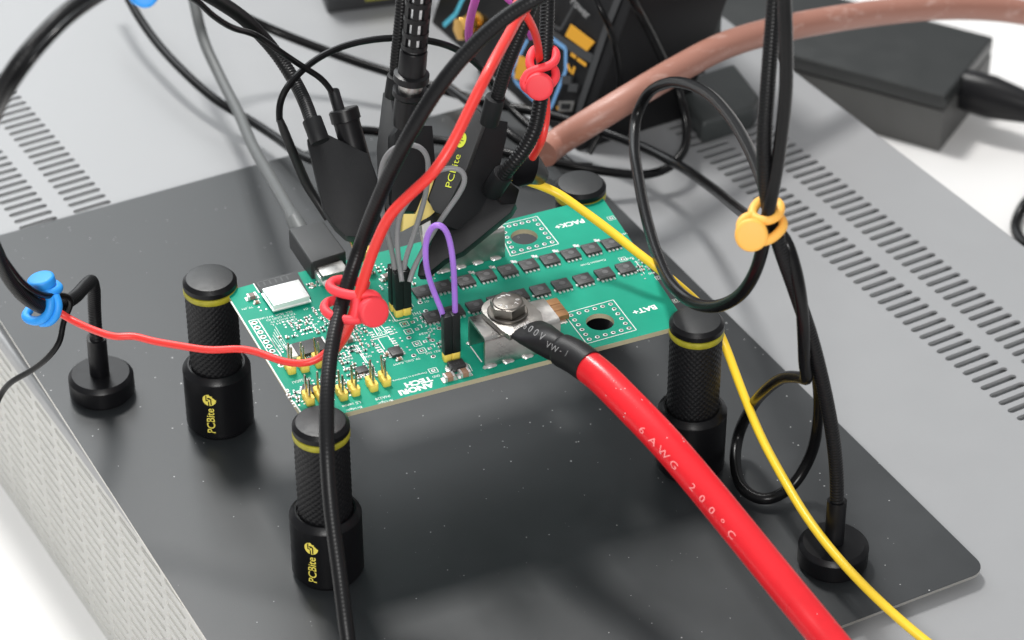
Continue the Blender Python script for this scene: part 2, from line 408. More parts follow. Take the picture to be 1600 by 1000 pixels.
rest.add([CP(CW, V0, -9), CP(CW, V0, -82), CP(CW, V1, -82), CP(CW, V1, -9)], [(0, 1, 2, 3)])
rest.add([CP(0.6, V1, -5.5), CP(0.6, V1, -82), CP(CW, V1, -82), CP(CW, V1, -5.5)], [(3, 2, 1, 0)])
rest.add([CP(0.6, V0, -5.5), CP(0.6, V0, -82), CP(CW, V0, -82), CP(CW, V0, -5.5)], [(0, 1, 2, 3)])
part('end_panel', rest, M_case, case)

# ================================================================== base plate
PWD, PHT = 210.0, 297.0
plate = thing('base_plate', 'flat black steel base plate with rounded corners carrying the board holders', 'base plate', (105, 148, -4))
poly = []
for cx, cy, s0 in ((PWD - 5.5, 5.5, -90), (PWD - 5.5, PHT - 5.5, 0), (5.5, PHT - 5.5, 90), (5.5, 5.5, 180)):
    for k in range(9):
        a = math.radians(s0 + 90 * k / 8); poly.append((cx + 5.5 * math.cos(a), cy + 5.5 * math.sin(a)))
pm = MB(); n = len(poly)
pm.add([V(x, y, 0) for x, y in poly], [list(range(n))])
pm.add([V(x, y, 0) for x, y in poly] + [V(x, y, -.95) for x, y in poly], [[i, n + i, n + (i + 1) % n, (i + 1) % n] for i in range(n)], 1)
pm.add([V(x, y, -.95) for x, y in poly], [list(range(n - 1, -1, -1))], 1)
part('plate_sheet', pm, [M_plate, M_bare], plate)
for fx, fy in ((14, 14), (196, 14), (14, 283), (196, 283)):
    part('rubber_foot', MB().lathe([(4, -4), (4.5, -.95)], 20, (fx, fy, 0)), M_rubber, plate)

# ================================================================== board holders
def knurled(r0, z0, z1, n=192, m=110):
    mb = MB(); vs = []
    for i in range(m + 1):
        z = z0 + (z1 - z0) * i / m
        for k in range(n):
            a = 2 * math.pi * k / n
            t1 = (k / n * 26 + (z - z0) * .52) % 1; t2 = (k / n * 26 - (z - z0) * .52) % 1
            h = min(abs(t1 - .5), abs(t2 - .5)) * 2
            r = r0 - .2 * (1 - min(1, h * 1.7)) if 2 <= i <= m - 2 else r0 - .2
            vs.append(V(r * math.cos(a), r * math.sin(a), z))
    fs = [[i * n + k, i * n + (k + 1) % n, (i + 1) * n + (k + 1) % n, (i + 1) * n + k] for i in range(m) for k in range(n)]
    mb.add(vs, fs); return mb
def cyl_text(mb, s, size, r, z_mid, bold=0.0, width=None, mi=0, a0=0.0):
    """text on the drum, reading upward, seen from outside at angle a0"""
    vs, fs = text(s, size, bold, width)
    out = []
    for x, y in vs:
        a = a0 - y / r; out.append(V(r * math.cos(a), r * math.sin(a), z_mid + x))
    mb.add(out, fs, mi)
def logo(mb, r, z, rad, a0=0.0, mi=0):
    """bitten round board emblem: a disc with a bite and cut lines"""
    pts = []
    for k in range(40):
        t = 2 * math.pi * k / 40; x, y = rad * math.cos(t), rad * math.sin(t)
        for bx, by, br in ((.55, .85, .42), (.95, .35, .30)):
            d = math.hypot(x / rad - bx, y / rad - by)
            if d < br: q = br / max(d, .05); x, y = rad * (bx + (x / rad - bx) * q * (-1 if d < 0 else 1)), rad * (by + (y / rad - by) * q); x *= .82; y *= .82
        pts.append((x, y))
    out = [(0, 0)] + pts
    mb.add([V(r * math.cos(a0 + y / r), r * math.sin(a0 + y / r), z + x) for x, y in out], [[0, 1 + k, 1 + (k + 1) % 40] for k in range(40)], mi)
    r2 = r + .03
    for (x0, y0, x1, y1) in ((-.8, .25, .2, .25), (.2, .25, .2, -.1), (-.1, -.45, .7, -.45), (-.1, -.45, -.1, -.2), (-.9, -.1, -.35, -.1), (.35, .1, .35, -.2)):
        lw = .085 * rad
        x0, y0, x1, y1 = [q * rad for q in (x0, y0, x1, y1)]
        q = [(min(x0, x1) - lw, min(y0, y1) - lw), (max(x0, x1) + lw, min(y0, y1) - lw), (max(x0, x1) + lw, max(y0, y1) + lw), (min(x0, x1) - lw, max(y0, y1) + lw)]
        mb.add([V(r2 * math.cos(a0 + y / r2), r2 * math.sin(a0 + y / r2), z + x) for x, y in q], [(0, 1, 2, 3)], mi + 1)
def drum(r, h, ch, rin=None, hole=0):
    p = [(0, 0), (r - 1.0, 0), (r, .8), (r, h - ch)]
    for k in range(1, 4): p.append((r - ch * k / 3 * .95, h - ch + ch * k / 3))
    return p
H_LABELS = ['black knurled board holder standing left of the shield can corner of the board',
            'black knurled board holder in front, with the ribbed arm passing before it',
            'black knurled board holder beside the thick red cable',
            'black knurled board holder at the rear under the yellow wire']
hp = [K(345, 659, 0), K(513, 890, 0), K(1089, 499, 54.3), K(907, 285, 54.3)]
hp = [V(p[0], p[1], 0) for p in hp]
HG = 'board holders gripping the corners of the circuit board'
h0 = thing('board_holder', H_LABELS[0], 'board holder', hp[0], HG)
part('base_drum', MB().lathe([(0, .01), (9.2, .01), (9.4, .9), (10.35, 1.8), (10.35, 21.2), (10.1, 21.7), (8.7, 23.0), (8.2, 23.0), (8.1, 22.0)], 64), M_anod, h0, local=True, sharp=25)
part('knurled_stem', knurled(7.8, 18, 49.05), M_knurl, h0, local=True, sharp=70)
part('yellow_washer', MB().lathe([(6, 49.0), (7.8, 49.05), (8.1, 49.5), (8.1, 50.6), (7.9, 51.1), (6, 51.35)], 64), M_yel, h0, local=True)
part('cap', MB().lathe([(6.5, 51.4), (7.85, 51.4), (8.05, 51.6), (8.05, 53.1), (7.05, 54.25), (6.9, 54.3), (0, 54.3)], 64, mis=[0, 0, 0, 0, 0, 1]), [M_anod, M_anodtop], h0, local=True, sharp=25)
lm = MB(); cyl_text(lm, 'PCBite', 2.6, 10.40, 8.4, .012, 9.4); logo(lm, 10.40, 16.2, 2.1)
part('printed_logo', lm, [M_print, M_anod], h0, local=True)
holders = [h0] + [copy_tree(h0) for _ in range(3)]
for o, p, a, l in zip(holders, hp, (-127, -139, 70, 90), H_LABELS):
    o.location = Vector(p) * S; o.rotation_euler = (0, 0, math.radians(a)); o['label'] = l

# ================================================================== ribbed arms and cables
def ribbed(pts, r=2.08, pitch=1.0, k_=.93):
    c = curve(pts, pitch / 4); k = np.arange(len(c)) % 4
    return MB().tube(c, np.where(k < 2, r, r * k_), 14)
def smooth(pts, d, seg=12, step=1.5): return MB().tube(curve(pts, step), d / 2, seg)
SB = MB().lathe([(0, .01), (9.0, .01), (9.2, 1.2), (10.15, 1.5), (10.15, 6.6), (9.9, 7.0), (8.9, 8.0), (0, 8.0)], 56)
def stand(label, loc):
    t = thing('probe_stand', label, 'probe stand', loc, 'probe stands with ribbed arms on the base plate')
    part('base_disc', SB, M_anod, t, local=True, sharp=25)
    return t
# left stand: the arm bends out of frame and comes back over the top to the left probe
pl = K(157, 582, 8); pl[2] = 0
stL = stand('black probe stand at the left whose ribbed arm carries the blue tie', pl)
part('collar', MB().tube([pl + V(-.3, 0, 8), K(150.5, 527, 22.5)], 3.05, 24), M_anod, stL)
armL_ctrl = [K(150.5, 530, 22), K(147.5, 480, 33), K(146.5, 452, 41), K(143, 440, 45), K(133, 447, 48), K(118, 463, 51), K(98, 475, 55), K(72, 481, 61), K(42, 466, 71), K(18, 440, 82), K(-3, 400, 98),
             K(-30, 330, 132), K(-40, 250, 165), K(-26, 180, 188), K(3, 138, 200), K(36, 90, 208), K(76, 46, 211), K(118, 8, 209), K(170, -28, 203), K(235, -45, 190), K(295, -22, 168),
             K(345, 4, 142), K(395, 42, 122), K(432, 84, 112), K(462, 130, 106), K(479, 166, 104), K(488, 192, 103)]
part('ribbed_arm', ribbed(armL_ctrl), M_goose, stL)

# probe bodies are traced on their own plane and given thickness
def body(poly, P, nrm, th, mb=None, mi=0, mi_side=None):
    mb = mb or MB(); nrm = np.array(nrm, float) / np.linalg.norm(nrm)
    mb.prism([onplane(x, y, P, nrm) for x, y in poly], -nrm * th, mi, mi_side); return mb
nA = TOCAM * .92 + RIGHT * .05 + UP * .12
PA = K(535, 290, 85)
pa = part('probe_body', body([(479, 217), (512, 209.5), (575, 240), (584, 262), (597, 300), (604, 350), (600, 366), (575, 372), (540, 369), (522, 352), (505, 327)], PA, nA, 10), M_probe, stL, bevel=.5)
dA = V(*(K(590, 425, 52) - K(497, 214, 101))); dA /= np.linalg.norm(dA)
part('arm_socket', MB().tube([K(487, 186, 104), K(497, 214, 101) + dA * 2], 2.9, 24), M_probe, stL, bevel=.3)
bn0, bn1 = K(536, 170, 101), K(557, 246, 88)
bx = bn1 - bn0; bxl = np.linalg.norm(bx); RB = basis((1, 0, 0), bx)
part('coax_barrel', MB().lathe([(0, 0), (1.2, 0), (4.1, 0), (4.45, .4), (4.45, 3.6), (4.0, 3.8), (3.9, 4.5), (3.9, bxl + 6)], 36, bn0, RB), M_rubber, stL)
part('strain_relief', MB().tube([K(521, 142, 103), K(531, 176, 99.5)], 1.75, 16), M_rubber, stL, bevel=.2)
part('probe_tip', MB().tube([K(548, 362, 70), K(560, 392, 62), K(566, 404, 58)], [1.6, 1.4, 1.0], 10), M_gold, stL)
part('tip_socket', MB().box(K(572, 397, 56), (2.6, 5, 5), RZ(.1)), M_hdr, stL, bevel=.15)
gsh = cz([(437, 186, 100), (450, 220, 93), (466, 258, 84), (480, 290, 77), (500, 322, 71), (512, 342, 68)], 1.5)
part('heat_shrink_sleeve', MB().tube(gsh, np.interp(np.linspace(0, 1, len(gsh)), [0, .1, .6, 1], [1.0, 1.35, 1.5, 1.1]), 12), M_shrink, stL)
part('ground_lead', MB().tube(cz([(437, 190, 99), (436, 168, 103), (443, 145, 107), (462, 120, 110), (495, 92, 113), (540, 71, 115), (590, 61, 116), (640, 60, 115), (690, 68, 112), (725, 84, 106), (755, 110, 98), (775, 140, 88)], 1.5), 1.05, 10), M_cable, stL)

# right stand
pr = K(1303, 846, 8); pr[2] = 0
stR = stand('black probe stand at the lower right beside the yellow wire', pr)
part('collar', MB().tube([pr + V(0, 0, 8), K(1308, 782, 21.5)], 2.85, 24), M_anod, stR)
armR_ctrl = [K(1308, 786, 21), K(1307, 740, 31), K(1301, 680, 45), K(1288, 610, 61), K(1268, 530, 79), K(1243, 455, 96), K(1217, 380, 112), K(1199, 310, 126), K(1194, 230, 142), K(1200, 130, 160), K(1207, 40, 175), K(1212, -30, 186), K(1216, -110, 196)]
part('ribbed_arm', ribbed(armR_ctrl), M_goose, stR)

# front arm: rises from the plate before the frame, sweeps over the board and up out of the top
fa = thing('flexible_probe_arm', 'black ribbed flexible arm sweeping across the front holder and over the board', 'flexible arm', K(560, 1130, 2))
frontC = [K(562, 1120, 6), K(545, 1010, 26), K(531, 900, 40), K(517, 790, 54), K(511, 700, 66), K(511, 620, 74), K(519, 540, 80), K(537, 465, 86), K(561, 390, 96), K(596, 300, 116), K(640, 210, 136), K(690, 130, 151), K(745, 66, 162), K(800, 20, 170), K(850, -10, 175), K(900, -40, 178)]
part('ribbed_arm', ribbed(frontC, 2.1, 1.1, .984), M_goose, fa)

# probe B (middle, with coax plug), probe C (lettered), probe D (leaning right)
prB = thing('measuring_probe', 'upright black probe in the middle with the slotted coax strain relief plugged in', 'probe', K(660, 400, BZ), 'black hand probes touching the board')
nB = TOCAM * .9 + RIGHT * .35 + UP * .1
PB = K(640, 260, 90)
part('probe_body', body([(617, 208), (625, 196), (676, 196), (684, 300), (664, 330), (618, 330), (611, 318)], PB, nB, 11), M_probe, prB, bevel=.4)
part('side_cover', body([(598, 144), (608, 143), (619, 200), (617, 318), (604, 330), (590, 300), (588, 230)], PB + nB * .5 - RIGHT * 2, TOCAM * .8 - RIGHT * .5 + UP * .25, 3), M_probeb, prB, bevel=.4)
part('yellow_insert', body([(671, 281), (679, 281), (668, 312), (680, 331), (672, 338), (630, 361), (631, 334), (650, 334)], PB + TOCAM * .6, nB, 3), M_glass, prB, bevel=.3)
part('probe_tip', MB().tube([K(664, 350, 68), K(676, 372, 61), K(668, 408, 51.5)], [1.8, 1.6, .4], 10), M_rubber, prB)
part('contact_block', body([(659, 352), (673, 344), (675, 366), (663, 384)], PB + TOCAM * 1.2, nB, 2.5), M_tin, prB, bevel=.2)
part('arm_socket', MB().tube([K(619, 118, 118), K(614, 150, 111)], 2.6, 20), M_probe, prB, bevel=.3)
part('ribbed_arm', ribbed([K(618, 135, 114), K(621, 90, 123), K(627, 30, 135), K(632, -40, 148)]), M_goose, prB)
q0, q1 = K(636, 192, 106), K(656, -20, 150)
ax = q1 - q0; AL = np.linalg.norm(ax); RC = basis(RIGHT, ax)
def at_t(y): return (192 - y) / 212 * AL
coax = thing('coax_cable_plug', 'black coax plug with window slotted strain relief standing in the middle probe', 'coax plug', q0)
part('plug_barrel', MB().lathe([(0, at_t(194)), (4.0, at_t(194)), (4.2, at_t(186)), (4.2, at_t(150)), (5.0, at_t(146)), (5.0, at_t(138)), (3.6, at_t(137))], 36, q0, RC), M_rubber, coax)
part('metal_collar', MB().lathe([(3.2, at_t(139)), (3.5, at_t(138)), (3.5, at_t(121)), (3.2, at_t(120))], 36, q0, RC), M_brkt, coax)
rel = MB().lathe([(3.4, at_t(124)), (5.1, at_t(123)), (5.1, at_t(113)), (4.0, at_t(111)), (3.9, at_t(78)), (3.7, at_t(76)), (2.6, at_t(75))], 36, q0, RC)
part('strain_relief', rel, M_rubber, coax)
part('braided_core', MB().lathe([(2.75, at_t(76)), (2.75, at_t(-26))], 28, q0, RC), mat('braid', (.62, .63, .64), .45, .3, var=.3, vscale=1500), coax)
for k, yy in enumerate((72, 52, 29, 5, -18)):
    part('relief_ring', MB().lathe([(2.4, at_t(yy)), (3.75, at_t(yy)), (3.75, at_t(yy - 7)), (2.4, at_t(yy - 7))], 36, q0, RC), M_rubber, coax)
    if k == 4: break
    for j in range(7):
        a = 2 * math.pi * (j + .12) / 7; h0_, h1_ = at_t(yy - 7), at_t((52, 29, 5, -18)[k])
        c = q0 + RC @ V(3.1 * math.cos(a), 3.1 * math.sin(a), (h0_ + h1_) / 2)
        part('relief_bridge', MB().box(c, (1.0, 1.7, h1_ - h0_ - .1), RC @ RZ(a)), M_rubber, coax)

prC = thing('measuring_probe', 'black probe with the yellow logo lettering on its side, behind the red wire', 'probe', K(680, 395, BZ), 'black hand probes touching the board')
PC = K(715, 250, 92)
nC = TOCAM * .85 - RIGHT * .30 + UP * .18
part('probe_body', body([(744, 169), (758, 186), (730, 262), (700, 320), (690, 336), (676, 328), (669, 310), (684, 270)], PC, nC, 2.5), M_probeb, prC, bevel=.4)
nC2 = TOCAM * .9 + RIGHT * .45
part('body_shell', body([(756, 184), (794, 190), (792, 215), (776, 285), (750, 330), (716, 360), (690, 350), (688, 334), (702, 318), (731, 262)], PC - TOCAM * .8, nC2, 10), M_probe, prC, bevel=.4)
lt = MB(); Rt = None
pe, pf = onplane(700, 294, PC, nC / np.linalg.norm(nC)), onplane(716, 240, PC, nC / np.linalg.norm(nC))
nCn = nC / np.linalg.norm(nC); ux = (pf - pe) / np.linalg.norm(pf - pe); RT = basis(ux, nCn)
vs, fs = text('PCBite', 2.0, 0, float(np.linalg.norm(pf - pe)) * .95)
ctr = (pe + pf) / 2 + nCn * .12
lt.add([ctr + RT @ V(x, y, 0) for x, y in vs], fs)
lc = onplane(721, 219, PC, nCn) + nCn * .12
lt.add([lc] + [lc + RT @ V(2.3 * math.cos(t), 1.5 * math.sin(t), 0) for t in np.linspace(0, 2 * math.pi, 24, endpoint=False)], [[0, 1 + k, 1 + (k + 1) % 24] for k in range(24)])
for dx, dy in ((-.9, .3), (-.1, -.3), (.8, .25), (.2, .6)):
    lt.box(lc + RT @ V(dx, dy, .03), (.25, .9, .02), RT, 1)
part('printed_logo', lt, [mat('lime_print', (.60, .66, .05), .5), M_probeb], prC)
part('arm_socket', MB().tube([K(774, 152, 118), K(764, 192, 109)], 2.8, 22), M_probe, prC, bevel=.3)
part('ribbed_arm', ribbed([K(770, 175, 113), K(777, 150, 118), K(790, 108, 127), K(808, 62, 136), K(826, 18, 144), K(848, -40, 153)], 2.05), M_goose, prC)
part('probe_tip', MB().tube([K(694, 340, 74), K(684, 372, 62), K(668, 415, 51.5)], [2.2, 1.5, .4], 10), M_rubber, prC)

prD = thing('measuring_probe', 'black probe leaning far to the right with a ribbed arm and red tie', 'probe', K(655, 430, BZ), 'black hand probes touching the board')
PD = K(745, 345, 75)
nD = TOCAM * .9 - RIGHT * .05 + UP * .10
part('probe_body', body([(751, 283), (783, 319), (806, 318), (798, 332), (722, 394), (696, 405), (664, 431), (652, 431), (655, 413), (672, 384), (688, 346), (712, 322)], PD, nD, 9), M_probe, prD, bevel=.5)
part('end_face', body([(751, 282), (780, 271), (812, 296), (806, 318), (783, 319.5)], PD + TOCAM * .4, TOCAM * .7 + UP * .5 + RIGHT * .3, 5), M_probe, prD, bevel=.4)
part('arm_socket', MB().tube([K(768, 300, 82), K(787, 271, 90)], 3.1, 22), M_probe, prD, bevel=.3)
part('ribbed_arm', ribbed([K(784, 276, 89), K(800, 257, 94), K(820, 232, 99), K(836, 200, 105), K(844, 160, 111), K(850, 110, 118), K(854, 50, 126), K(856, -10, 134), K(858, -60, 140)], 2.2, 1.05), M_goose, prD)
part('cable_boot', MB().tube([K(812, 268, 80), K(832, 262, 84), K(842, 274, 78)], [4.6, 5.0, 3.0], 20), M_rubber, prD)

# ================================================================== loose wires
def wire(name, label, cat, ctrl, d, m_, group=None, seg=12, step=1.5, pname='insulation'):
    c = [K(*p) for p in ctrl]
    t = thing(name, label, cat, c[0], group)
    part(pname, MB().tube(curve(c, step), d / 2, seg), m_, t); return t
wire('red_wire', 'thick red wire running from the top down over the board into the red tie', 'wire',
     [(858, -16, 146), (832, 3, 146), (812, 25, 146), (794, 56, 148), (763, 112, 148), (734, 170, 141), (703, 232, 133), (675, 272, 127), (645, 300, 121), (612, 333, 114), (590, 375, 105), (572, 425, 95), (560, 465, 88), (549, 500, 82), (540, 522, 76), (522, 548, 68)], 3.0, M_redw, seg=16)
wire('red_wire', 'thin red wire hanging from the blue tie across the left holder to the board', 'wire',
     [(512, 548, 66), (500, 560, 64), (475, 568, 63), (440, 564, 62), (405, 551, 61), (375, 545, 60), (330, 547, 59), (280, 540, 58), (235, 532, 57), (205, 524, 57), (185, 527, 57), (150, 517, 56), (120, 504, 55), (100, 493, 56), (75, 476, 60), (45, 452, 70), (30, 441, 74), (8, 420, 82), (-16, 390, 94), (-40, 340, 112)], 2.15, M_redw)
wire('red_wire', 'short red wire tied to the leaning probe arm by the upper red tie', 'wire',
     [(806, 2, 150), (820, 20, 146), (832, 42, 140), (840, 68, 130), (843, 92, 121), (848, 125, 112), (854, 160, 108), (853, 190, 105), (848, 215, 101), (841, 232, 95), (832, 246, 90)], 2.3, M_redw)
wire('black_wire', 'thin black wire trailing off the left edge under the blue tie', 'wire',
     [(-14, 650, 10), (2, 615, 18), (16, 598, 24), (50, 578, 32), (78, 555, 40), (95, 530, 46), (98, 505, 50), (112, 470, 58), (100, 462, 62), (70, 462, 68), (40, 446, 78), (16, 418, 90), (-12, 370, 112), (-22, 280, 155), (-6, 190, 186), (22, 134, 203), (55, 88, 210), (95, 44, 213), (140, 8, 210), (190, -18, 200), (250, -20, 180), (305, 0, 158), (335, 26, 145), (365, 44, 134), (402, 56, 126), (440, 82, 120), (476, 106, 112), (505, 125, 107), (520, 146, 103)], 1.85, M_cable)
wire('black_cable', 'black cable slanting down from the top left to behind the left probe', 'cable',
     [(176, -60, 20), (205, 6, 14), (240, 60, 10), (290, 115, 8), (340, 158, 6), (390, 188, 5), (430, 214, 6), (470, 242, 10), (520, 262, 14)], 3.3, M_cable)
wire('gray_cable', 'grey cable hanging from the top left to the plug at the board edge', 'cable',
     [(292, -60, 40), (305, 10, 30), (318, 62, 22), (345, 122, 16), (372, 175, 16), (395, 228, 22), (422, 276, 32), (446, 318, 45), (462, 346, 54)], 4.0, M_graycab)
LG = 'black cables looping over the grey case'
wire('black_cable', 'long black cable crossing from the top left behind the probes to the orange tie', 'cable',
     [(300, -20, 40), (350, 10, 30), (420, 44, 20), (500, 76, 14), (560, 98, 11), (620, 117, 9), (690, 140, 8), (760, 160, 8), (860, 180, 9), (930, 202, 10), (1000, 228, 11), (1060, 258, 15), (1110, 292, 28), (1150, 324, 56), (1182, 346, 96), (1205, 356, 110), (1226, 372, 112), (1243, 420, 104), (1252, 470, 95), (1256, 530, 82), (1258, 575, 70), (1262, 592, 66), (1252, 590, 62), (1225, 590, 52), (1198, 608, 38), (1172, 640, 20), (1153, 682, 7), (1149, 725, 4), (1162, 765, 3), (1195, 781, 3), (1235, 762, 5), (1262, 722, 12), (1277, 670, 26), (1280, 620, 38), (1274, 570, 52), (1262, 520, 68), (1250, 470, 84), (1236, 410, 100), (1224, 372, 108)], 3.5, M_cable, LG)
wire('black_cable', 'glossy black cable beside the right arm making the big loop over the case edge', 'cable',
     [(1222, -100, 205), (1225, -20, 190), (1228, 60, 176), (1228, 140, 161), (1220, 220, 145), (1209, 290, 131), (1198, 345, 121), (1192, 385, 112), (1180, 425, 102), (1157, 460, 90), (1122, 478, 79), (1085, 474, 71), (1052, 448, 67), (1028, 400, 62), (1010, 340, 57), (998, 280, 52), (991, 225, 50), (995, 180, 54), (1012, 147, 62), (1042, 130, 72), (1070, 130, 80), (1105, 146, 88), (1140, 182, 97), (1170, 232, 106), (1192, 286, 116), (1206, 330, 120), (1216, 372, 116)], 3.6, M_cable, LG)
wire('black_cable', 'black cable curling behind the big loop and up past the brown cable', 'cable',
     [(780, 236, 10), (820, 246, 10), (860, 252, 9), (905, 261, 8), (952, 269, 6), (1008, 273, 4), (1045, 262, 5), (1068, 236, 8), (1073, 200, 10), (1067, 165, 14), (1052, 125, 22), (1034, 88, 33), (1013, 45, 47), (991, 4, 62), (965, -50, 74)], 3.2, M_cable, LG)
wire('black_cable', 'thin black cable hanging down the face of the dark instrument', 'cable',
     [(915, -50, 70), (932, 2, 64), (948, 32, 58), (960, 70, 45), (967, 110, 34), (968, 140, 25), (955, 175, 16), (940, 205, 9), (920, 240, 2)], 2.2, M_cable, LG)
wire('black_cable', 'black cable lying level behind the left and middle probes', 'cable',
     [(540, 205, 10), (575, 204, 8), (640, 214, 6), (700, 222, 5), (760, 236, 5), (800, 242, 5)], 3.2, M_cable, LG)
wire('black_cable', 'black cable slanting behind the lettered probe toward the rear holder', 'cable',
     [(690, 128, 10), (740, 165, 12), (790, 205, 12), (835, 236, 9), (880, 258, 7), (925, 262, 6)], 3.4, M_cable, LG)
wire('black_cable', 'black cable from the dark instrument foot to behind the leaning probe', 'cable',
     [(900, 262, 5), (862, 232, 5), (830, 200, 6), (800, 172, 8), (772, 140, 12), (752, 108, 16)], 3.0, M_cable, LG)
wire('black_cable', 'black cable end at the right edge on the white desk', 'cable',
     [(1640, 290, -70), (1604, 315, -76), (1590, 340, -80), (1588, 362, -80), (1606, 385, -80), (1650, 402, -80)], 4.4, M_cable)
wire('yellow_wire', 'yellow wire arching from the leaning probe past the right holder to the lower right', 'wire',
     [(800, 276, 80), (818, 281, 78), (836, 287, 76), (870, 301, 73), (905, 325, 70), (950, 358, 66), (990, 390, 63), (1025, 417, 60), (1060, 446, 55), (1095, 478, 47), (1120, 512, 40), (1133, 540, 35), (1160, 612, 27), (1190, 684, 20), (1222, 744, 16), (1262, 810, 14), (1310, 872, 13), (1365, 930, 11), (1420, 980, 7), (1470, 1020, 3)], 2.7, M_yelw, seg=14)
brn = wire('brown_cable', 'thick brown silicone cable with a cut end crossing the upper right', 'cable',
     [(850, 240, 28), (872, 222, 28), (920, 192, 36), (985, 152, 42), (1060, 108, 42), (1130, 72, 40), (1200, 50, 36), (1290, 32, 30), (1390, 18, 20), (1480, 11, 12), (1560, 14, 4), (1640, 26, -6)], 9.6, M_brown, seg=24)

# thick red cable with lug
redC = [K(896, 556, 65.2), K(935, 585, 65), K(975, 624, 63), K(1042, 694, 58), K(1100, 762, 52), K(1185, 866, 44), K(1243, 937, 38), K(1295, 1000, 32), K(1356, 1075, 26)]
rc = thing('red_power_cable', 'thick red power cable lettered 6AWG bolted to the front terminal of the board', 'power cable', redC[1])
cR = curve(redC, 1.2)
part('insulation', MB().tube(cR, 4.65, 40), M_red6, rc)
def wrap(mb, path, r, s, start, adv, size, facing, lift=.12, bold=0.0, mi=0, stretch=1.0):
    T, A, Bn = frames(path); d = np.r_[0, np.cumsum(np.linalg.norm(np.diff(path, axis=0), axis=1))]
    for ch in s:
        if ch != ' ':
            vs, fs = text(ch, size if ch != '°' else size * .45, bold); out = []
            for x, y in vs:
                x = x * stretch
                i = int(np.clip(np.searchsorted(d, start + x), 1, len(d) - 1)); f_ = (start + x - d[i - 1]) / (d[i] - d[i - 1])
                p = path[i - 1] * (1 - f_) + path[i] * f_; t = T[i]
                view = CAM - p; view = view - t * (view @ t); view /= np.linalg.norm(view); sdv = np.cross(view, t)  # sideways
                a = facing + (y + (size * .3 if ch == '°' else 0)) / r
                out.append(p + (view * math.cos(a) + sdv * math.sin(a)) * (r + lift))
            mb.add(out, fs, mi)
        start += adv if ch != ' ' else adv * .9
d_all = np.r_[0, np.cumsum(np.linalg.norm(np.diff(cR, axis=0), axis=1))]
def along(px, py): return d_all[int(np.argmin([abs(ROT[0] @ (p - CAM) / (ROT[2] @ (p - CAM)) * FPX + 800 - px) + abs(ROT[1] @ (p - CAM) / (ROT[2] @ (p - CAM)) * FPX + 500 - py) for p in cR]))]
s0, s1 = along(1022, 668), along(1160, 834)
tx = MB(); wrap(tx, cR, 4.65, '6AWG 200°C', s0, (s1 - s0) / 8.9, 1.9, -.5, stretch=1.4); part('printed_lettering', tx, M_redp, rc)
shP = [K(824, 515, 63.5), K(838, 523, 64.2), K(852, 532, 64.8), K(865, 540, 65), K(880, 548, 65.2), K(900, 558, 65.4), K(921, 573, 65.4)]
cS = curve(shP, .8); tt = np.linspace(0, 1, len(cS))
rad = np.interp(tt, [0, .15, .35, .55, .58, .8, 1], [5.9, 6.0, 4.9, 4.0, 4.75, 4.9, 4.85]); fl = np.interp(tt, [0, .15, .35, .5, 1], [.30, .42, .8, 1, 1])
shm = MB().tube(cS, rad, 32, flat=fl, ref=np.cross(cS[1] - cS[0], V(0, 0, 1)))
shr = part('heat_shrink', shm, M_shrink, rc)
tx = MB(); wrap(tx, cS, 5.0, '600V', 4.6, 2.2, 1.9, .1, lift=.5); wrap(tx, cS, 4.9, 'VW-1', 14.0, 2.3, 1.7, -.1, lift=.12)
part('printed_lettering', tx, M_cabprint, rc)

# ================================================================== circuit board
UA = math.radians(-4.5); RU = RZ(UA); UX, VX = RU[:, 0], RU[:, 1]
crn = [B(353, 455), B(478, 661), B(1073, 506), B(940, 307)]
board = thing('circuit_board', 'green circuit board with two rows of black transistors held at its corners', 'circuit board', B(715, 480) - V(0, 0, 1.6))
bm = bmesh.new()
def loop(pts):
    vs = [bm.verts.new(Vector((p - ORG[board.name]) * S)) for p in pts]
    for i in range(len(vs)): bm.edges.new((vs[i], vs[(i + 1) % len(vs)]))
notchA, notchB, notchC, notchD = B(396, 443.5), B(404, 458), B(470, 441), B(463, 426.5)
loop([crn[0], crn[1], crn[2], crn[3], notchD, notchC, notchB, notchA])
holes = [(B(937.5, 503), 4.15), (B(819, 370), 4.15)]
ph = [B(397.5 + 6.47 * 0, 0)] if 0 else []
for c, r in holes: loop([c + V(r * math.cos(t), r * math.sin(t), 0) for t in np.linspace(0, 2 * math.pi, 40, endpoint=False)])
pins = [B(397.5 + (500 - 175) / 70.0 * k, 504.5 + (660 - 145) / 70.0 * k) for k in range(10)]
for c in pins: loop([c + V(.5 * math.cos(t), .5 * math.sin(t), 0) for t in np.linspace(0, 2 * math.pi, 10, endpoint=False)])
bmesh.ops.triangle_fill(bm, use_beauty=True, edges=bm.edges[:], normal=(0, 0, 1))
faces = bm.faces[:]
for f in faces:
    if f.normal.z < 0: f.normal_flip()
ex = bmesh.ops.extrude_face_region(bm, geom=faces)
newv = [g for g in ex['geom'] if isinstance(g, bmesh.types.BMVert)]
for v in newv: v.co.z -= 1.6 * S
bmesh.ops.recalc_face_normals(bm, faces=bm.faces[:])
me = bpy.data.meshes.new('substrate')
for f in bm.faces:
    f.material_index = 0 if abs(f.normal.z) > .5 else 1
bm.to_mesh(me); bm.free(); me.materials.append(M_mask); me.materials.append(M_fr4)
sub = bpy.data.objects.new('substrate', me); col.objects.link(sub); sub.parent = board; ORG[sub.name] = ORG[board.name]

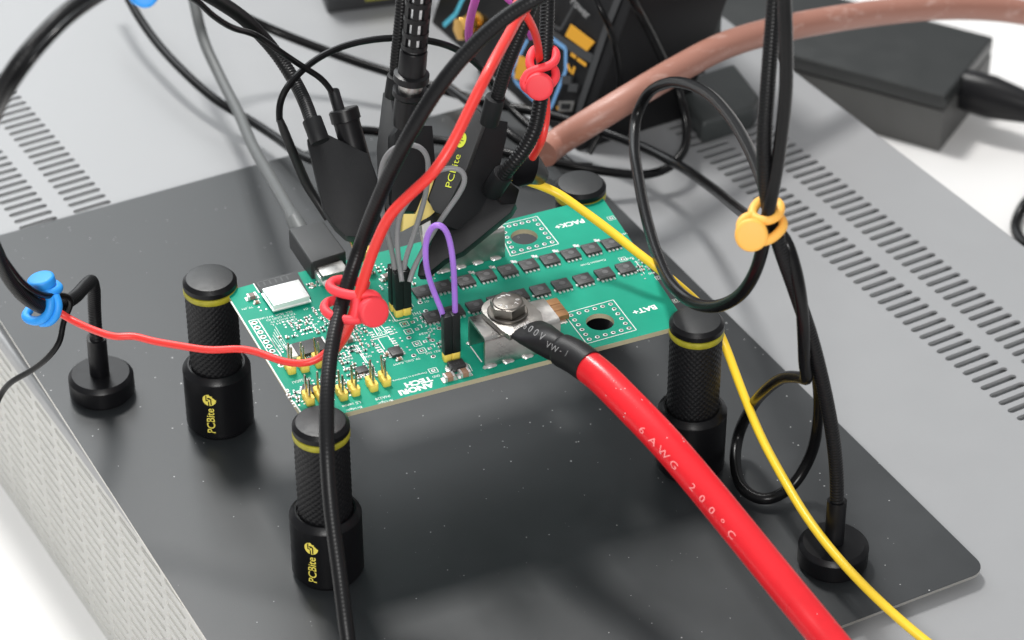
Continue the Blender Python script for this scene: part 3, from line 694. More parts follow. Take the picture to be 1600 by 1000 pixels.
silk = MB()                                  # white print
def line(pts, wd=.22, closed=False):
    wd *= 1.25
    q = [B(*p) for p in pts]
    if closed: q.append(q[0])
    for a, b in zip(q[:-1], q[1:]): silk.bar(a, b, wd)
def rect_at(c, sx, sy, wd=.2, rz=0):
    R = RU @ RZ(rz); k = [c + R @ V(a * sx / 2, b * sy / 2, 0) for a, b in ((-1, -1), (1, -1), (1, 1), (-1, 1))]
    for i in range(4): silk.bar(k[i], k[(i + 1) % 4], wd)
def word(s, px, py, h, wdt=None, bold=0.0, rot=180):
    vs, fs = text(s, h, bold, wdt); R = RU @ RZ(math.radians(rot)); c = B(px, py, .035)
    silk.add([c + R @ V(x, y, 0) for x, y in vs], fs)
word('BAT+', 1007, 484, 2.3, 7.6, .035); word('PACK+', 890, 350, 2.3, 9.6, .035)
word('Common Drain', 927, 410.5, 1.0, 8.2); word('ANORI', 651, 607.5, 2.5, 10.6, .05); word('TECH', 654, 597, 2.4, 8.2, .05)
word('Designed in Hamburg', 640, 588.5, .95, 10.4); word('TP_DSG_ILIMIT', 635, 565, 1.0, 8.4); word('TH1', 652, 489.5, 1.5, 2.7)
word('GND', 574, 557.5, 1.0, 2.6); word('GND', 681.5, 588, 1.0, 2.3); word('U5', 596.5, 520.5, 1.2, 2.2); word('INA260A1', 471, 594.5, 1.2, 5.4)
word('Bridge:', 602, 627.5, 1.2, 4.4); word('INA228', 598, 621.5, 1.1, 4.4); word('Bridge:', 553, 638.5, 1.2, 4.6); word('LS sense', 549, 632, 1.1, 5.4)
word('TP_EN', 386.5, 481.5, 1.0, 3.4); word('UART', 408, 498, .9, 2.6)
word('INA', 545, 561, 1.0, 2.4); word('DSG', 670, 552, .8, 1.8); word('C5', 617, 501, .9, 1.7)
for s_, x, y in (('R21', 683, 549), ('C40', 692, 532), ('TP', 655, 470), ('G1', 667, 471), ('R7', 676, 514), ('C12', 668, 520), ('R9', 658, 522), ('D3', 700, 572), ('R3', 500, 496), ('C1', 478, 483), ('U2', 492, 507), ('VBUS', 973, 366), ('GND', 983, 404), ('CS', 997, 409), ('R50', 1018, 427)):
    word(s_, x, y, .9)
for y in range(4): word(('SCL SDA 3V3', 'TX RX GND IO', 'EN BOOT 5V', 'CAN H L')[y], 437 + y * 2.2, 491.5 + y * 4, .9, (8, 9, 7.5, 8)[y])
for (c4) in ([(958, 468.6), (994.4, 515.5), (916.7, 537.2), (881, 490.3)], [(839, 338), (873, 381), (798, 400.5), (776.5, 353)]): line(c4, .22, True)
line([(860, 474), (884, 506)]); line([(876, 492), (884, 490)]); line([(735, 541), (753, 566)], .3)
line([(361, 471), (450, 616)], .35); line([(458, 627), (471, 646), (476, 643)], .35)
line([(388.5, 501.5), (402.5, 498.5), (440, 557), (426, 562)], .28, True)
line([(396, 443), (405.5, 457.5)], .3)
for k in range(6): line([(430 - k * 1.2 + 0, 510 + k * 4.5), (447 - k * 1.6, 538 + k * 3.0)], .13)
line([(583, 512), (595, 508.5), (606, 521), (591, 525.5)], .25, True); line([(590, 528.5), (606, 524.5), (615, 537)], .25); line([(590, 528.5), (601, 546)], .25)
line([(587, 511), (593, 518)]); line([(590, 510.5), (596, 517.5)])
line([(553, 520), (568, 544)]); line([(554, 540), (572, 567)]); line([(557, 539), (574, 566)])
for x, y in ((632, 506.5), (638.5, 518), (651.5, 537), (659, 548)): rect_at(B(x, y), 2.3, 2.3)
for x, y in ((645, 503.5), (651.5, 514.5), (664, 533.5), (671.5, 544.5)): line([(x + 1, y - 6), (x + 6, y - 7), (x + 8, y - 2)], .2)
rect_at(B(677, 579), 2.4, 2.2, .2); rect_at(B(973, 405), 2.2, 2.0, .15); rect_at(B(955, 341), 2.2, 2.0, .15); rect_at(B(1029, 434), 1.8, 1.8, .15); rect_at(B(1056, 470), 1.8, 1.8, .15)
line([(993, 408), (1007, 428)], .18); line([(710, 560), (733, 570), (738, 580)], .18); line([(640, 497), (618, 502), (604, 480)], .25)
line([(640, 470), (646, 479)], .15)
part('silkscreen_print', silk, M_silk, board, kind='stuff')

pads = MB()                                  # plated rings, 0 tin / 1 dark hole
def ring(c, ro, ri):
    n_ = 14
    a = [c + V(ro * math.cos(t), ro * math.sin(t), .06) for t in np.linspace(0, 2 * math.pi, n_, endpoint=False)]
    b = [c + V(ri * math.cos(t), ri * math.sin(t), .08) for t in np.linspace(0, 2 * math.pi, n_, endpoint=False)]
    pads.add(a + b, [[i, (i + 1) % n_, n_ + (i + 1) % n_, n_ + i] for i in range(n_)], 0)
    return b
def via(c, ro, ri):
    b = ring(c, ro, ri); pads.add([p - V(0, 0, .03) for p in b], [list(range(len(b)))], 1)
for c in pins: ring(c, .92, .52)
sq = [[(958, 468.6), (994.4, 515.5), (916.7, 537.2), (881, 490.3)], [(839, 338), (873, 381), (798, 400.5), (776.5, 353)]]
for q in sq:
    q3 = [B(*p) for p in q]; cc = sum(q3) / 4; q3 = [cc + (p - cc) * .80 for p in q3]
    for i in range(4):
        for k in range(5): via(q3[i] * (1 - k / 5) + q3[(i + 1) % 4] * k / 5, .72, .38)
for x, y in ((632, 506.5), (638.5, 518), (651.5, 537), (659, 548), (645, 503.5), (651.5, 514.5), (664, 533.5), (671.5, 544.5), (677, 579), (973, 405), (955, 341), (1029, 434), (1056, 470)):
    pads.box(B(x, y, .03), (1.15, 1.15, .06), RU, 0); via(B(x, y, .03), .5, .32)
for x, y in ((639, 528), (646.5, 555.5), (656.5, 473), (665.5, 486), (686, 513), (676, 532), (677, 557)): via(B(x, y), .75, .45)
part('plated_pad', pads, [M_tin, M_hole], board, kind='stuff')

# transistors: two rows of ten, mesh shared
ch = MB().box((0, 0, .55), (5.3, 5.0, 1.0))
def chip_mesh(mirror):
    mb = MB().box((0, 0, .58), (5.2, 4.9, 1.0))
    mm_ = build(mb, [M_chip, M_tin, M_chipdot], bevel=.12, name='transistor')
    m2 = MB()
    for k in range(4): m2.box((-1.9 + 1.27 * k, -2.8, .22), (.66, 1.1, .4), None, 1)
    m2.box((0, 2.55, .12), (4.2, .5, .2), None, 1)
    if mirror:
        m2.box((-2.9, -1.6, .25), (.5, .9, .45), None, 1)
    n_ = 18; m2.add([V(.3, .35, 1.10)] + [V(.3 + .95 * math.cos(t), .35 + .95 * math.sin(t), 1.10) for t in np.linspace(0, 2 * math.pi, n_, endpoint=False)], [[0, 1 + k, 1 + (k + 1) % n_] for k in range(n_)], 2)
    m2.box((0, -1.2, 1.085), (3.0, .14, .02), None, 2); m2.box((-.9, 1.6, 1.085), (1.8, .35, .02), None, 2)
    me2 = build(m2, [M_chip, M_tin, M_chipdot], name='x')
    b_ = bmesh.new(); b_.from_mesh(mm_); b_.from_mesh(me2); b_.to_mesh(mm_); b_.free(); bpy.data.meshes.remove(me2)
    finish(mm_); return mm_
c1, c2 = chip_mesh(False), chip_mesh(True)
row1 = [(659.5, 454), (692.7, 446), (727, 437.5), (759.6, 429.2), (793.4, 420.8), (826, 412.4), (859, 404), (891.5, 395.6), (924, 387.2), (955, 379.2)]
row2 = [(676, 493.5), (710, 484.5), (743.8, 477), (777, 468.5), (811, 460), (844, 452), (877.7, 443.4), (911.5, 435), (944.7, 426), (977.6, 417.2)]
def Bt(x, y, h): p = K(x, y, BZ + h); p[2] = BZ; return p     # measured at height h, stands on the board
for i, (x, y) in enumerate(row1): inst('transistor', c1, board, Bt(x, y, 1.0), RU @ RZ(random.uniform(-.02, .02)))
for i, (x, y) in enumerate(row2): inst('transistor', c2, board, Bt(x, y, 1.0), RU @ RZ(random.uniform(-.02, .02)))

# passives
def smd_mesh(l, w_, h, mbody, name, endk=.24):
    mb = MB().box((0, 0, h / 2 + .05), (l * (1 - 2 * endk), w_, h), None, 0)
    for s_ in (-1, 1):
        mb.box((s_ * l * (.5 - endk / 2), 0, h / 2 + .05), (l * endk, w_ * 1.02, h * 1.04), None, 1)
        mb.box((s_ * l * .55, 0, .08), (l * .3, w_ * 1.05, .16), None, 1)
    return build(mb, [mbody, M_tin], bevel=.06, seg=1, name=name)
capL = smd_mesh(3.2, 2.5, 1.6, M_capbr, 'capacitor'); capM = smd_mesh(3.0, 1.9, 1.3, mat('ceramic_grey', (.20, .15, .13), .5), 'capacitor'); capS = smd_mesh(1.6, .9, .8, M_capbr, 'capacitor')
rS = smd_mesh(1.6, .85, .45, M_chip, 'resistor')
for x, y, mm_, a in ((701.5, 589, capL, 0), (725.5, 582.5, capL, 0), (393.5, 462.5, capM, 0), (401, 470.5, capS, 0), (545, 530, capM, .1), (603, 432, capM, .2), (624, 559, capS, 0), (548, 540, rS, 0), (671, 527, rS, 1.57), (487, 444, capS, 1.2), (549, 546, rS, 0), (604, 552, capS, 0)):
    inst('capacitor' if mm_ is not rS else 'resistor', mm_, board, Bt(x, y, .8), RU @ RZ(a))
dio = MB().box((0, 0, 1.15), (4.6, 3.4, 1.9)); dm = build(dio, [M_chip, M_tin], bevel=.2, name='diode')
o = inst('diode', dm, board, Bt(713.5, 570, 1.5), RU)
part('terminal_tab', MB().box(ORG[o.name] + RU @ V(-2.7, -.3, .5), (1.4, 2.0, .7), RU).box(ORG[o.name] + RU @ V(2.7, 0, .5), (1.2, 2.0, .7), RU), M_tin, o, bevel=.2)
vs, fs = text('J43', 1.5); dt = MB().add([ORG[o.name] + RU @ V(-x, -y, 2.13) for x, y in vs], fs); part('printed_lettering', dt, M_chipdot, o)
# chips with many legs
def ic(px, py, l, w_, h, nleg, rz, pitch, legs_on='v', name='chip'):
    R = RU @ RZ(rz); c = Bt(px, py, h)
    mb = MB().box((0, 0, h / 2 + .15), (l, w_, h)); mm_ = build(mb, [M_chip], bevel=.12, name=name)
    o = inst(name, mm_, board, c, R)
    lg = MB()
    for s_ in (-1, 1):
        for k in range(nleg):
            q = (k - (nleg - 1) / 2) * pitch
            p = V(q, s_ * (w_ / 2 + .35), .2) if legs_on == 'v' else V(s_ * (l / 2 + .35), q, .2)
            lg.box(p, (pitch * .5, .8, .25) if legs_on == 'v' else (.8, pitch * .5, .25))
    lo = bpy.data.objects.new('chip_leg', build(lg, M_tin, name='chip_leg')); col.objects.link(lo); lo.parent = o; lo['kind'] = 'stuff'
    return o, c, R
o, c, R = ic(484, 541, 8.8, 6.2, 1.1, 14, 0, .62)
for s_, wd in ((-1, 2.2), (1, .6)):
    e_ = MB().box((s_ * (4.4 + wd / 2 + .1), 0, .75), (wd, 6.0, .9)); eo = bpy.data.objects.new('end_tab', build(e_, M_white, bevel=.15, name='end_tab')); col.objects.link(eo); eo.parent = o
ic(618, 548, 3.5, 3.9, 1.0, 4, 0, .9, 'u'); ic(565, 577, 3.2, 2.9, .9, 5, 0, .6); ic(483, 607, 4.2, 3.6, 1.0, 4, -.5, .9, 'u')
ic(641, 480, 1.2, 1.0, .6, 1, 0, .6)

# the small fry: too many and too small to pick apart
small = MB(); SM = [M_tin, M_capbr, M_chip, M_white]
def tiny(c, rz, kind):
    R = RU @ RZ(rz); l, w_, h = (1.15, .62, .5) if kind != 3 else (.9, .5, .12)
    if kind == 3: small.box(c + V(0, 0, .07), (l * .6, w_, h), R, 0); return
    small.box(c + V(0, 0, h / 2 + .04), (l * .45, w_ * .94, h * .9), R, kind)
    for s_ in (-1, 1): small.box(c + R @ V(s_ * l * .36, 0, 0) + V(0, 0, h / 2 + .05), (l * .32, w_, h), R, 0)
def cluster(x, y, nu, nv, pu, pv, rz=0, kinds=(1, 2, 3, 3), skew=0):
    c0 = B(x, y)
    for i in range(nu):
        for j in range(nv):
            if random.random() < .1: continue
            tiny(c0 + UX * ((i - (nu - 1) / 2) * pu + random.uniform(-.12, .12) + j * skew) + VX * ((j - (nv - 1) / 2) * pv + random.uniform(-.1, .1)), rz + random.choice((0, 0, 0, math.pi / 2)), random.choice(kinds))
cluster(448, 527, 3, 2, 1.9, 1.2); cluster(474, 512, 5, 5, 1.5, 1.6); cluster(500, 517, 2, 2, 1.8, 1.6); cluster(410, 482, 2, 2, 1.8, 1.7, 1.2)
cluster(496, 487, 2, 3, 1.7, 1.4); cluster(490, 446, 3, 2, 1.5, 1.5); cluster(565, 524, 3, 4, 1.5, 1.6); cluster(573, 545, 4, 4, 1.7, 1.6, 0, (3, 3, 1, 2))
cluster(543, 568, 3, 5, 1.5, 1.4); cluster(549, 582, 3, 3, 1.4, 1.3); cluster(545, 510, 3, 2, 1.6, 1.4); cluster(606, 551, 3, 4, 1.2, 1.1, 0, (3,)); cluster(590, 566, 3, 1, 1.9, 1.3)
cluster(577, 576, 2, 4, 1.6, 1.5, 1.5); cluster(463, 625, 3, 5, 1.4, 1.3); cluster(458, 618, 2, 4, 1.6, 1.4); cluster(500, 600, 3, 4, 1.5, 1.4); cluster(490, 597, 3, 2, 1.6, 1.3)
cluster(537, 610, 2, 5, 1.5, 1.5); cluster(575, 601, 1, 3, 1.5, 1.6); cluster(621, 522, 1, 6, 1.3, 1.5, 0, (3,)); cluster(638, 545, 1, 2, 1, 1.6, 0, (3,)); cluster(602, 497, 2, 3, 1.6, 1.6)
cluster(664, 507, 1, 4, 1.3, 2.0); cluster(671, 519, 2, 3, 1.6, 1.5, 1.57); cluster(988, 388, 1, 5, 1.2, 2.3); cluster(1001, 413, 2, 5, 1.6, 1.7); cluster(996, 418, 1, 3, 1, 2.0); cluster(1003, 430, 1, 3, 1, 2)
cluster(672, 432, 2, 3, 1.6, 1.6); cluster(648, 440, 2, 3, 1.6, 1.6); cluster(598, 446, 2, 3, 2.0, 1.8); cluster(520, 433, 2, 2, 1.8, 1.5); cluster(590, 420, 3, 3, 2, 1.8); cluster(515, 590, 3, 4, 1.5, 1.4)
cluster(474, 512, 4, 4, 1.9, 2.0, .2); cluster(452, 506, 3, 3, 1.5, 1.4, 0, (3,)); cluster(536, 552, 3, 4, 1.3, 1.4); cluster(560, 548, 2, 4, 1.2, 1.4); cluster(468, 556, 2, 2, 1.6, 1.4)
cluster(512, 622, 3, 3, 1.4, 1.5); cluster(520, 606, 3, 4, 1.4, 1.4); cluster(548, 596, 4, 2, 1.4, 1.4); cluster(568, 588, 3, 2, 1.4, 1.2); cluster(590, 584, 2, 2, 1.6, 1.6); cluster(443, 545, 2, 3, 1.3, 1.6, 0, (3,)); cluster(502, 540, 2, 4, 1.2, 1.5)
cluster(488, 500, 3, 3, 1.4, 1.5); cluster(512, 505, 2, 4, 1.5, 1.5); cluster(586, 505, 3, 2, 1.5, 1.5); cluster(563, 512, 3, 2, 1.3, 1.4); cluster(680, 505, 1, 3, 1.3, 1.6); cluster(690, 540, 2, 2, 1.5, 1.8); cluster(655, 460, 2, 2, 1.6, 1.6)
for cx, cy in ((579, 520), (605, 512), (588, 540), (612, 530)):            # empty pad rows beside the two outlines
    for k in range(4): small.box(B(cx + k * 2.6, cy + k * 3.3, .05), (1.5, .55, .1), RU, 0)
for i, (x, y) in enumerate(row1): tiny(Bt(x, y, 0) + UX * 3.5 + VX * 2.1, math.pi / 2, 0); 
for i, (x, y) in enumerate(row1[2:]): small.box(Bt(x, y, 0) + UX * 2.8 + VX * 3.0 + V(0, 0, .05), (.9, 1.4, .12), RU, 0)
part('small_component', small, SM, board, kind='stuff')

# radio module: black carrier, antenna end over the notch, bright can
mod = MB().prism([B(398, 444, .02), B(464, 427, .02), B(486, 469, .02), B(427, 486, .02)], V(0, 0, .8))
mo = part('radio_module', mod, M_modpcb, board)
ant = MB()
for k in range(6):
    x = 406 + k * 9; ant.bar(B(x, 452 - k * 2.3, .82), B(x - 4, 445 - k * 2.3, .82), .5); ant.bar(B(x - 4, 445 - k * 2.3, .82), B(x + 4, 443 - k * 2.3, .82), .5)
part('antenna_trace', ant, mat('antenna_dark', (.05, .053, .055), .45), mo)
canb = [K(409.5, 451, BZ + 3.0), K(466.5, 436, BZ + 3.0), K(484, 462.5, BZ + 3.0), K(427.5, 477, BZ + 3.0)]
part('shield_can', MB().prism(canb, V(0, 0, -2.2)), M_can, mo, bevel=.25)
cg = sum(canb) / 4
part('can_rim', MB().prism([cg + (p - cg) * 1.06 - V(0, 0, 2.2) for p in canb], V(0, 0, .35)), M_tin, mo)

# pin headers
hb = MB()
for s_ in (-1, 1):
    q = 1.27; ch_ = .45
    o8 = [(-q + ch_, -q), (q - ch_, -q), (q, -q + ch_), (q, q - ch_), (q - ch_, q), (-q + ch_, q), (-q, q - ch_), (-q, -q + ch_)]
    hb.prism([V(x, y + s_ * 1.27, 0.02) for x, y in o8], V(0, 0, 2.5))
HM = build(hb, M_hdr, bevel=.1, seg=1, name='pin_header')
pm_ = MB().box((0, 0, 4.3), (.64, .64, 8.4)); PM = build(pm_, M_pindark, bevel=.14, seg=1, name='pin')
for x, y in ((453, 578), (474, 575), (497, 568), (482, 627), (500, 621), (534, 619), (553, 612), (581, 605), (601, 597)):
    hc = B(x, y); ho = inst('pin_header', HM, board, hc, RU)
    for s_ in (-1, 1):
        p_ = bpy.data.objects.new('pin', PM); col.objects.link(p_); p_.parent = ho; p_.location = (0, s_ * 1.27 * S, 0)
        p_.rotation_euler = (random.uniform(-.05, .05), random.uniform(-.05, .05), 0)
R90 = RU @ RZ(math.pi / 2)
inst('pin_header', HM, board, B(705, 560.5), R90); inst('pin_header', HM, board, B(629, 491), R90); inst('pin_header', HM, board, B(622, 482), R90)

# terminal brackets: bent metal channels with soldered feet
def bracket(name, label, p_fl, L_u, W_v, H, base_zs):
    """p_fl: front left foot corner on the board"""
    t = .9; o = p_fl; f = lambda u, v, z: o + UX * u + VX * v + V(0, 0, z)
    prof = [(0, .1), (0, H - 1.2), (.35, H - .35), (1.2, H), (W_v - 1.2, H), (W_v - .35, H - .35), (W_v, H - 1.2), (W_v, .1)]
    inn_ = [(t, .1), (t, H - 1.2 - .1), (t + .15, H - t - .2), (1.4, H - t), (W_v - 1.4, H - t), (W_v - t - .15, H - t - .2), (W_v - t, H - 1.3), (W_v - t, .1)]
    mb = MB(); n_ = len(prof)
    vs = [f(0, *p) for p in prof] + [f(L_u, *p) for p in prof] + [f(0, *p) for p in inn_] + [f(L_u, *p) for p in inn_]
    fs = []
    for i in range(n_ - 1):
        fs += [[i, n_ + i, n_ + i + 1, i + 1], [2 * n_ + i, 2 * n_ + i + 1, 3 * n_ + i + 1, 3 * n_ + i], [i, i + 1, 2 * n_ + i + 1, 2 * n_ + i], [n_ + i, 3 * n_ + i, 3 * n_ + i + 1, n_ + i + 1]]
    fs += [[0, 2 * n_, 3 * n_, n_], [n_ - 1, 2 * n_ - 1, 4 * n_ - 1, 3 * n_ - 1]]
    mb.add(vs, fs)
    bo = part(name, mb, M_brkt, board, label, sharp=50)
    def blob(u, v, lu):
        m_ = MB(); cs = curve([f(u, v, .25), f(u + lu * .3, v - .1, .35), f(u + lu * .7, v + .05, .3), f(u + lu, v, .25)], .4)
        k_ = len(cs); m_.tube(cs, .75 * np.sqrt(np.clip(1 - (np.linspace(-1, 1, k_)) ** 6, .05, 1)) * np.random.uniform(.85, 1.1, k_), 8, flat=[.55] * k_, ref=VX); part('solder_joint', m_, M_tin, bo)
    for u in base_zs: blob(u, -.25, 3.4)
    blob(-.6, W_v + .1, 3.6); blob(-.8, -.1, 2.2)
    return f
fb = bracket('terminal_bracket', 'front tinned terminal bracket under the bolt', B(758, 575), 23.5, 12.5, 10.2, (0.2, 5.6, 11.6, 17.4))
fr = bracket('terminal_bracket', 'rear tinned terminal bracket behind the leaning probe', B(686, 426.5), 21.5, 12.5, 10.2, (0.2, 5.4, 11.0, 16.8))
cb = MB()
for k in range(3): cb.box(B(857, 491, .95) + VX * (k - 1) * 3.1 + UX * 1.2, (7.0, 3.0, 1.7), RU)
part('copper_bar', cb, M_copper, board, bevel=.3)
part('bar_pad', MB().box(B(860, 505, .1) + UX * .5 - VX * .6, (8.6, 2.4, .2), RU), M_tin, board)

# lug and bolt on the front bracket
LZ = BZ + 10.25
lugc = K(793, 470, LZ + 6.2); lugc[2] = LZ
ld = K(839, 515, LZ) - K(793, 474, LZ); ld[2] = 0; ld /= np.linalg.norm(ld); lw = np.cross(V(0, 0, 1), ld)
prof = [lugc - ld * 3.0 + ld * (5.5 * math.cos(a)) + lw * ((8.2 if math.sin(a) > 0 else 6.0) * math.sin(a)) for a in np.linspace(math.pi / 2, 3 * math.pi / 2, 18)]
prof += [lugc - lw * 6.0 + ld * 6.0, lugc - lw * 5.4 + ld * 9.5, lugc + lw * 6.0 + ld * 9.5, lugc + lw * 8.2 + ld * 5.0]
part('cable_lug', MB().prism([p + V(0, 0, .1) for p in prof], V(0, 0, 1.9)), M_lug, rc, bevel=.2)
lt = MB(); vs, fs = text('S025', 1.7, .02); Rl = basis(-lw, (0, 0, 1)); Rl = basis(lw, (0, 0, 1))
lt.add([lugc + ld * 7.6 + V(0, 0, 2.07) + Rl @ V(x * 1.3, y, 0) for x, y in vs], fs); part('stamped_lettering', lt, M_tin, rc)
bc = lugc + V(0, 0, 2.05)
bolt = thing('hex_bolt', 'steel hex bolt head clamping the cable lug to the front bracket', 'bolt', bc)
part('washer', MB().lathe([(0, 0), (5.7, 0), (5.8, .1), (5.8, .7), (5.6, .85), (0, .85)], 40, bc), M_bolt, bolt)
hx = MB(); a0_ = math.radians(16); hr = 5.2
hexp = [bc + V(hr * math.cos(a0_ + k * math.pi / 3), hr * math.sin(a0_ + k * math.pi / 3), .9) for k in range(6)]
hx.prism(hexp, V(0, 0, 2.9)); hx.lathe([(4.3, 3.75), (4.5, 3.8), (4.2, 4.1), (3.9, 4.18), (0, 4.14)], 40, bc)
part('bolt_head', hx, M_bolt, bolt, bevel=.25)
mk = MB(); Rk = RZ(UA)
for i, chs in enumerate('A2-70'):
    a = math.radians(200 + i * 36); vs, fs = text(chs, 1.2, .02); Rr = RZ(a + math.pi / 2)
    mk.add([bc + V(2.9 * math.cos(a), 2.9 * math.sin(a), 4.22) + Rr @ V(x, y, 0) for x, y in vs], fs)
for i in range(3):
    a = math.radians(60 + i * 30); mk.box(bc + V(2.8 * math.cos(a), 2.8 * math.sin(a), 4.2), (1.3, .4, .12), RZ(a + 1.2))
part('raised_marking', mk, M_tin, bolt)

# ================================================================== jumper wires on the headers
def jumper(name, label, ctrl, d, m_, housings, group=None):
    t = thing(name, label, 'jumper wire', housings[0], group)
    for h in housings:
        part('connector_housing', MB().box(h + V(0, 0, 6.6), (2.5, 2.5, 13.2), R90), M_dup, t, bevel=.2)
    for k in ctrl: part('wire', MB().tube(curve([K(*p) for p in k], 1.2), d / 2, 12), m_, t)
    return t
hz = V(0, 0, 2.6)
cP = B(705, 560.5) + hz
jumper('jumper_wire', 'purple jumper wire looped between two pins of the front header',
       [[(694, 500, 64), (691, 488, 67), (682, 466, 72), (671, 436, 79), (665, 404, 87), (666, 376, 93), (674, 356, 98), (684, 349.5, 100), (695, 357, 98), (703, 378, 93), (708, 410, 86), (710, 445, 77), (711, 478, 69), (711, 498, 64)]], 1.7, M_purw, [cP - UX * 1.28, cP + UX * 1.28])
g1, g2 = B(629, 491) + hz, B(622, 482) + hz
jumper('jumper_wire', 'grey jumper wire in the taller loop behind the red wire',
       [[(617, 424, 66), (615, 408, 69), (610, 382, 75), (600, 345, 83), (595, 305, 92), (595, 270, 100), (603, 244, 106), (618, 230, 109), (637, 226, 110), (656, 229, 109), (667, 243, 106), (669, 268, 100), (666, 298, 93), (658, 330, 85), (645, 372, 76), (633, 408, 69), (631, 424, 66)]], 1.55, M_grayw, [g2 - UX * 1.28, g2 + UX * 1.28], 'grey jumper wires on the yellow header')
jumper('jumper_wire', 'grey jumper wire leaning right in the lower loop toward the lettered probe',
       [[(628, 440, 65), (626, 425, 67), (622, 398, 73), (621, 362, 80), (626, 334, 86), (642, 309, 92), (662, 284, 98), (684, 267, 102), (706, 262, 103), (722, 266, 102), (727, 280, 99), (720, 298, 95), (704, 322, 89), (686, 348, 83), (668, 378, 76), (650, 412, 69), (643, 428, 66), (640, 440, 64)]], 1.55, M_grayw, [g1 - UX * 1.28, g1 + UX * 1.28], 'grey jumper wires on the yellow header')

# ================================================================== plug at the board edge
pu = thing('cable_plug', 'black rectangular plug of the grey cable pushed into the board edge', 'plug', K(495, 385, BZ))
tp = [K(450, 357, BZ + 6), K(504.5, 343.5, BZ + 6), K(541, 393, BZ + 6), K(486, 411, BZ + 6)]
part('plug_body', MB().prism(tp, V(0, 0, -7.0)), M_usb, pu, bevel=.8, seg=3)
cpz = sum(tp) / 4 - V(0, 0, 3.2); ydir = (tp[3] - tp[0]) / np.linalg.norm(tp[3] - tp[0]); xdir = (tp[1] - tp[0]) / np.linalg.norm(tp[1] - tp[0])
Rp = np.stack([xdir, ydir, V(0, 0, 1)], 1)
tl = np.linalg.norm(tp[3] - tp[0]) / 2
part('metal_shell', MB().box(cpz + ydir * (tl + 2.6), (8.4, 6.0, 2.6), Rp), M_brkt, pu, bevel=.6)
part('cable_boot', MB().tube([K(470, 362, 53), K(461, 346, 54.5), K(455, 334, 51)], [2.9, 2.6, 2.1], 18), M_graycab, pu)
soc = MB().box(B(516, 432, 1.4), (9.2, 7.0, 2.9), RU)
so = part('socket_shell', soc, M_tin, board, bevel=.5)
part('white_button', MB().tube([K(499, 427, BZ + 2.4), K(511, 444, BZ + 1.2)], 1.15, 12), M_white, board, bevel=.3)

# ================================================================== silicone ties
def tie(label, m_, strands, disc, d, r=1.25, group='bendy silicone cable ties'):
    """strands: lists of (photo x, photo y, offset toward the camera in mm); disc: x, y, offset, radius, tilt x, tilt y"""
    base = d; P0 = D(disc[0], disc[1], base - disc[2])
    t = thing('cable_tie', label, 'cable tie', P0, group)
    for st in strands: part('band', MB().tube(curve([D(x, y, base - o) for x, y, o in st], .5), r, 14), m_, t, sharp=80)
    n_ = TOCAM + RIGHT * disc[4] + UP * disc[5]; R = basis(RIGHT, n_); rd = disc[3]
    pr_ = [(0, -1.6), (rd - .6, -1.6), (rd - .15, -1.3), (rd, -.8), (rd, .8), (rd - .12, 1.25), (rd - .5, 1.55), (rd - 1.0, 1.65), (0, 1.65)]
    part('button_head', MB().lathe(pr_, 40, P0, R), m_, t, sharp=60)
    return t
dt = depth(K(545, 470, 85))
tie('red silicone tie bundling the thick red wire to the front arm', M_redtie,
    [[(575, 447, -3.4), (556, 440, -4.2), (535, 437, -3.4), (520, 440, -1.6), (515, 447, .6), (523, 454, 2.6), (540, 459.5, 3.6), (558, 462, 4.2), (577, 459, 4.0), (588, 464, 3.4), (592, 476, 3)],
     [(566, 476, -3.6), (545, 470, -4.2), (524, 469, -2.8), (510, 474, -1.0), (507, 482, 1.0), (514, 491, 2.8), (530, 498, 3.6), (548, 500, 4.2), (565, 498, 3.6), (576, 490, 3.0)],
     [(557, 462, 4.0), (558, 475, 4.3), (556, 488, 4.3), (553, 499, 3.8)]], (583, 487, 4.6, 4.3, .55, -.25), dt, 1.35)
dt = depth(K(1197, 345, 120))
tie('orange silicone tie round the right arm and its loose cables', M_ortie,
    [[(1200, 312, -4.6), (1188, 314, -3.4), (1178, 325, -.6), (1176, 337, 1.6), (1186, 343.5, 3.0), (1200, 344.5, 3.6), (1212, 339, 3.2), (1219, 329, 1.2), (1217, 318, -1.8), (1208, 313, -4.0)],
     [(1176, 337, 1.6), (1165, 340, 2.2), (1158, 348, 2.6), (1157, 358, 3.0), (1163, 366, 3.4)],
     [(1214, 336, -3.0), (1222, 344, -1.0), (1223, 355, 1.4), (1214, 366, 2.6), (1201, 375, 3.0), (1186, 378, 3.2)]], (1174, 367, 4.6, 4.35, -.08, -.20), dt, 1.3)
dt = depth(K(848, 110, 118))
tie('red silicone tie knotted on the leaning probe arm at the top', M_redtie,
    [[(848, 76, -4.0), (836, 77, -2.6), (829, 88, .2), (828, 103, 1.6), (834, 112, 2.4), (820, 122, 2.4), (819, 134, 2.4), (828, 142, 3)],
     [(852, 76, -3.6), (864, 77, -2.0), (869, 88, .6), (863, 100, 2.4), (848, 106, 3.2), (834, 110, 3.0), (823, 117, 2.6), (820, 128, 2.6)],
     [(860, 102, -1.0), (868, 112, 0), (867, 124, 1.2), (858, 134, 2.2)]], (843, 135, 4.2, 4.0, -.05, -.3), dt, 1.3)
dt = depth(K(75, 475, 62))
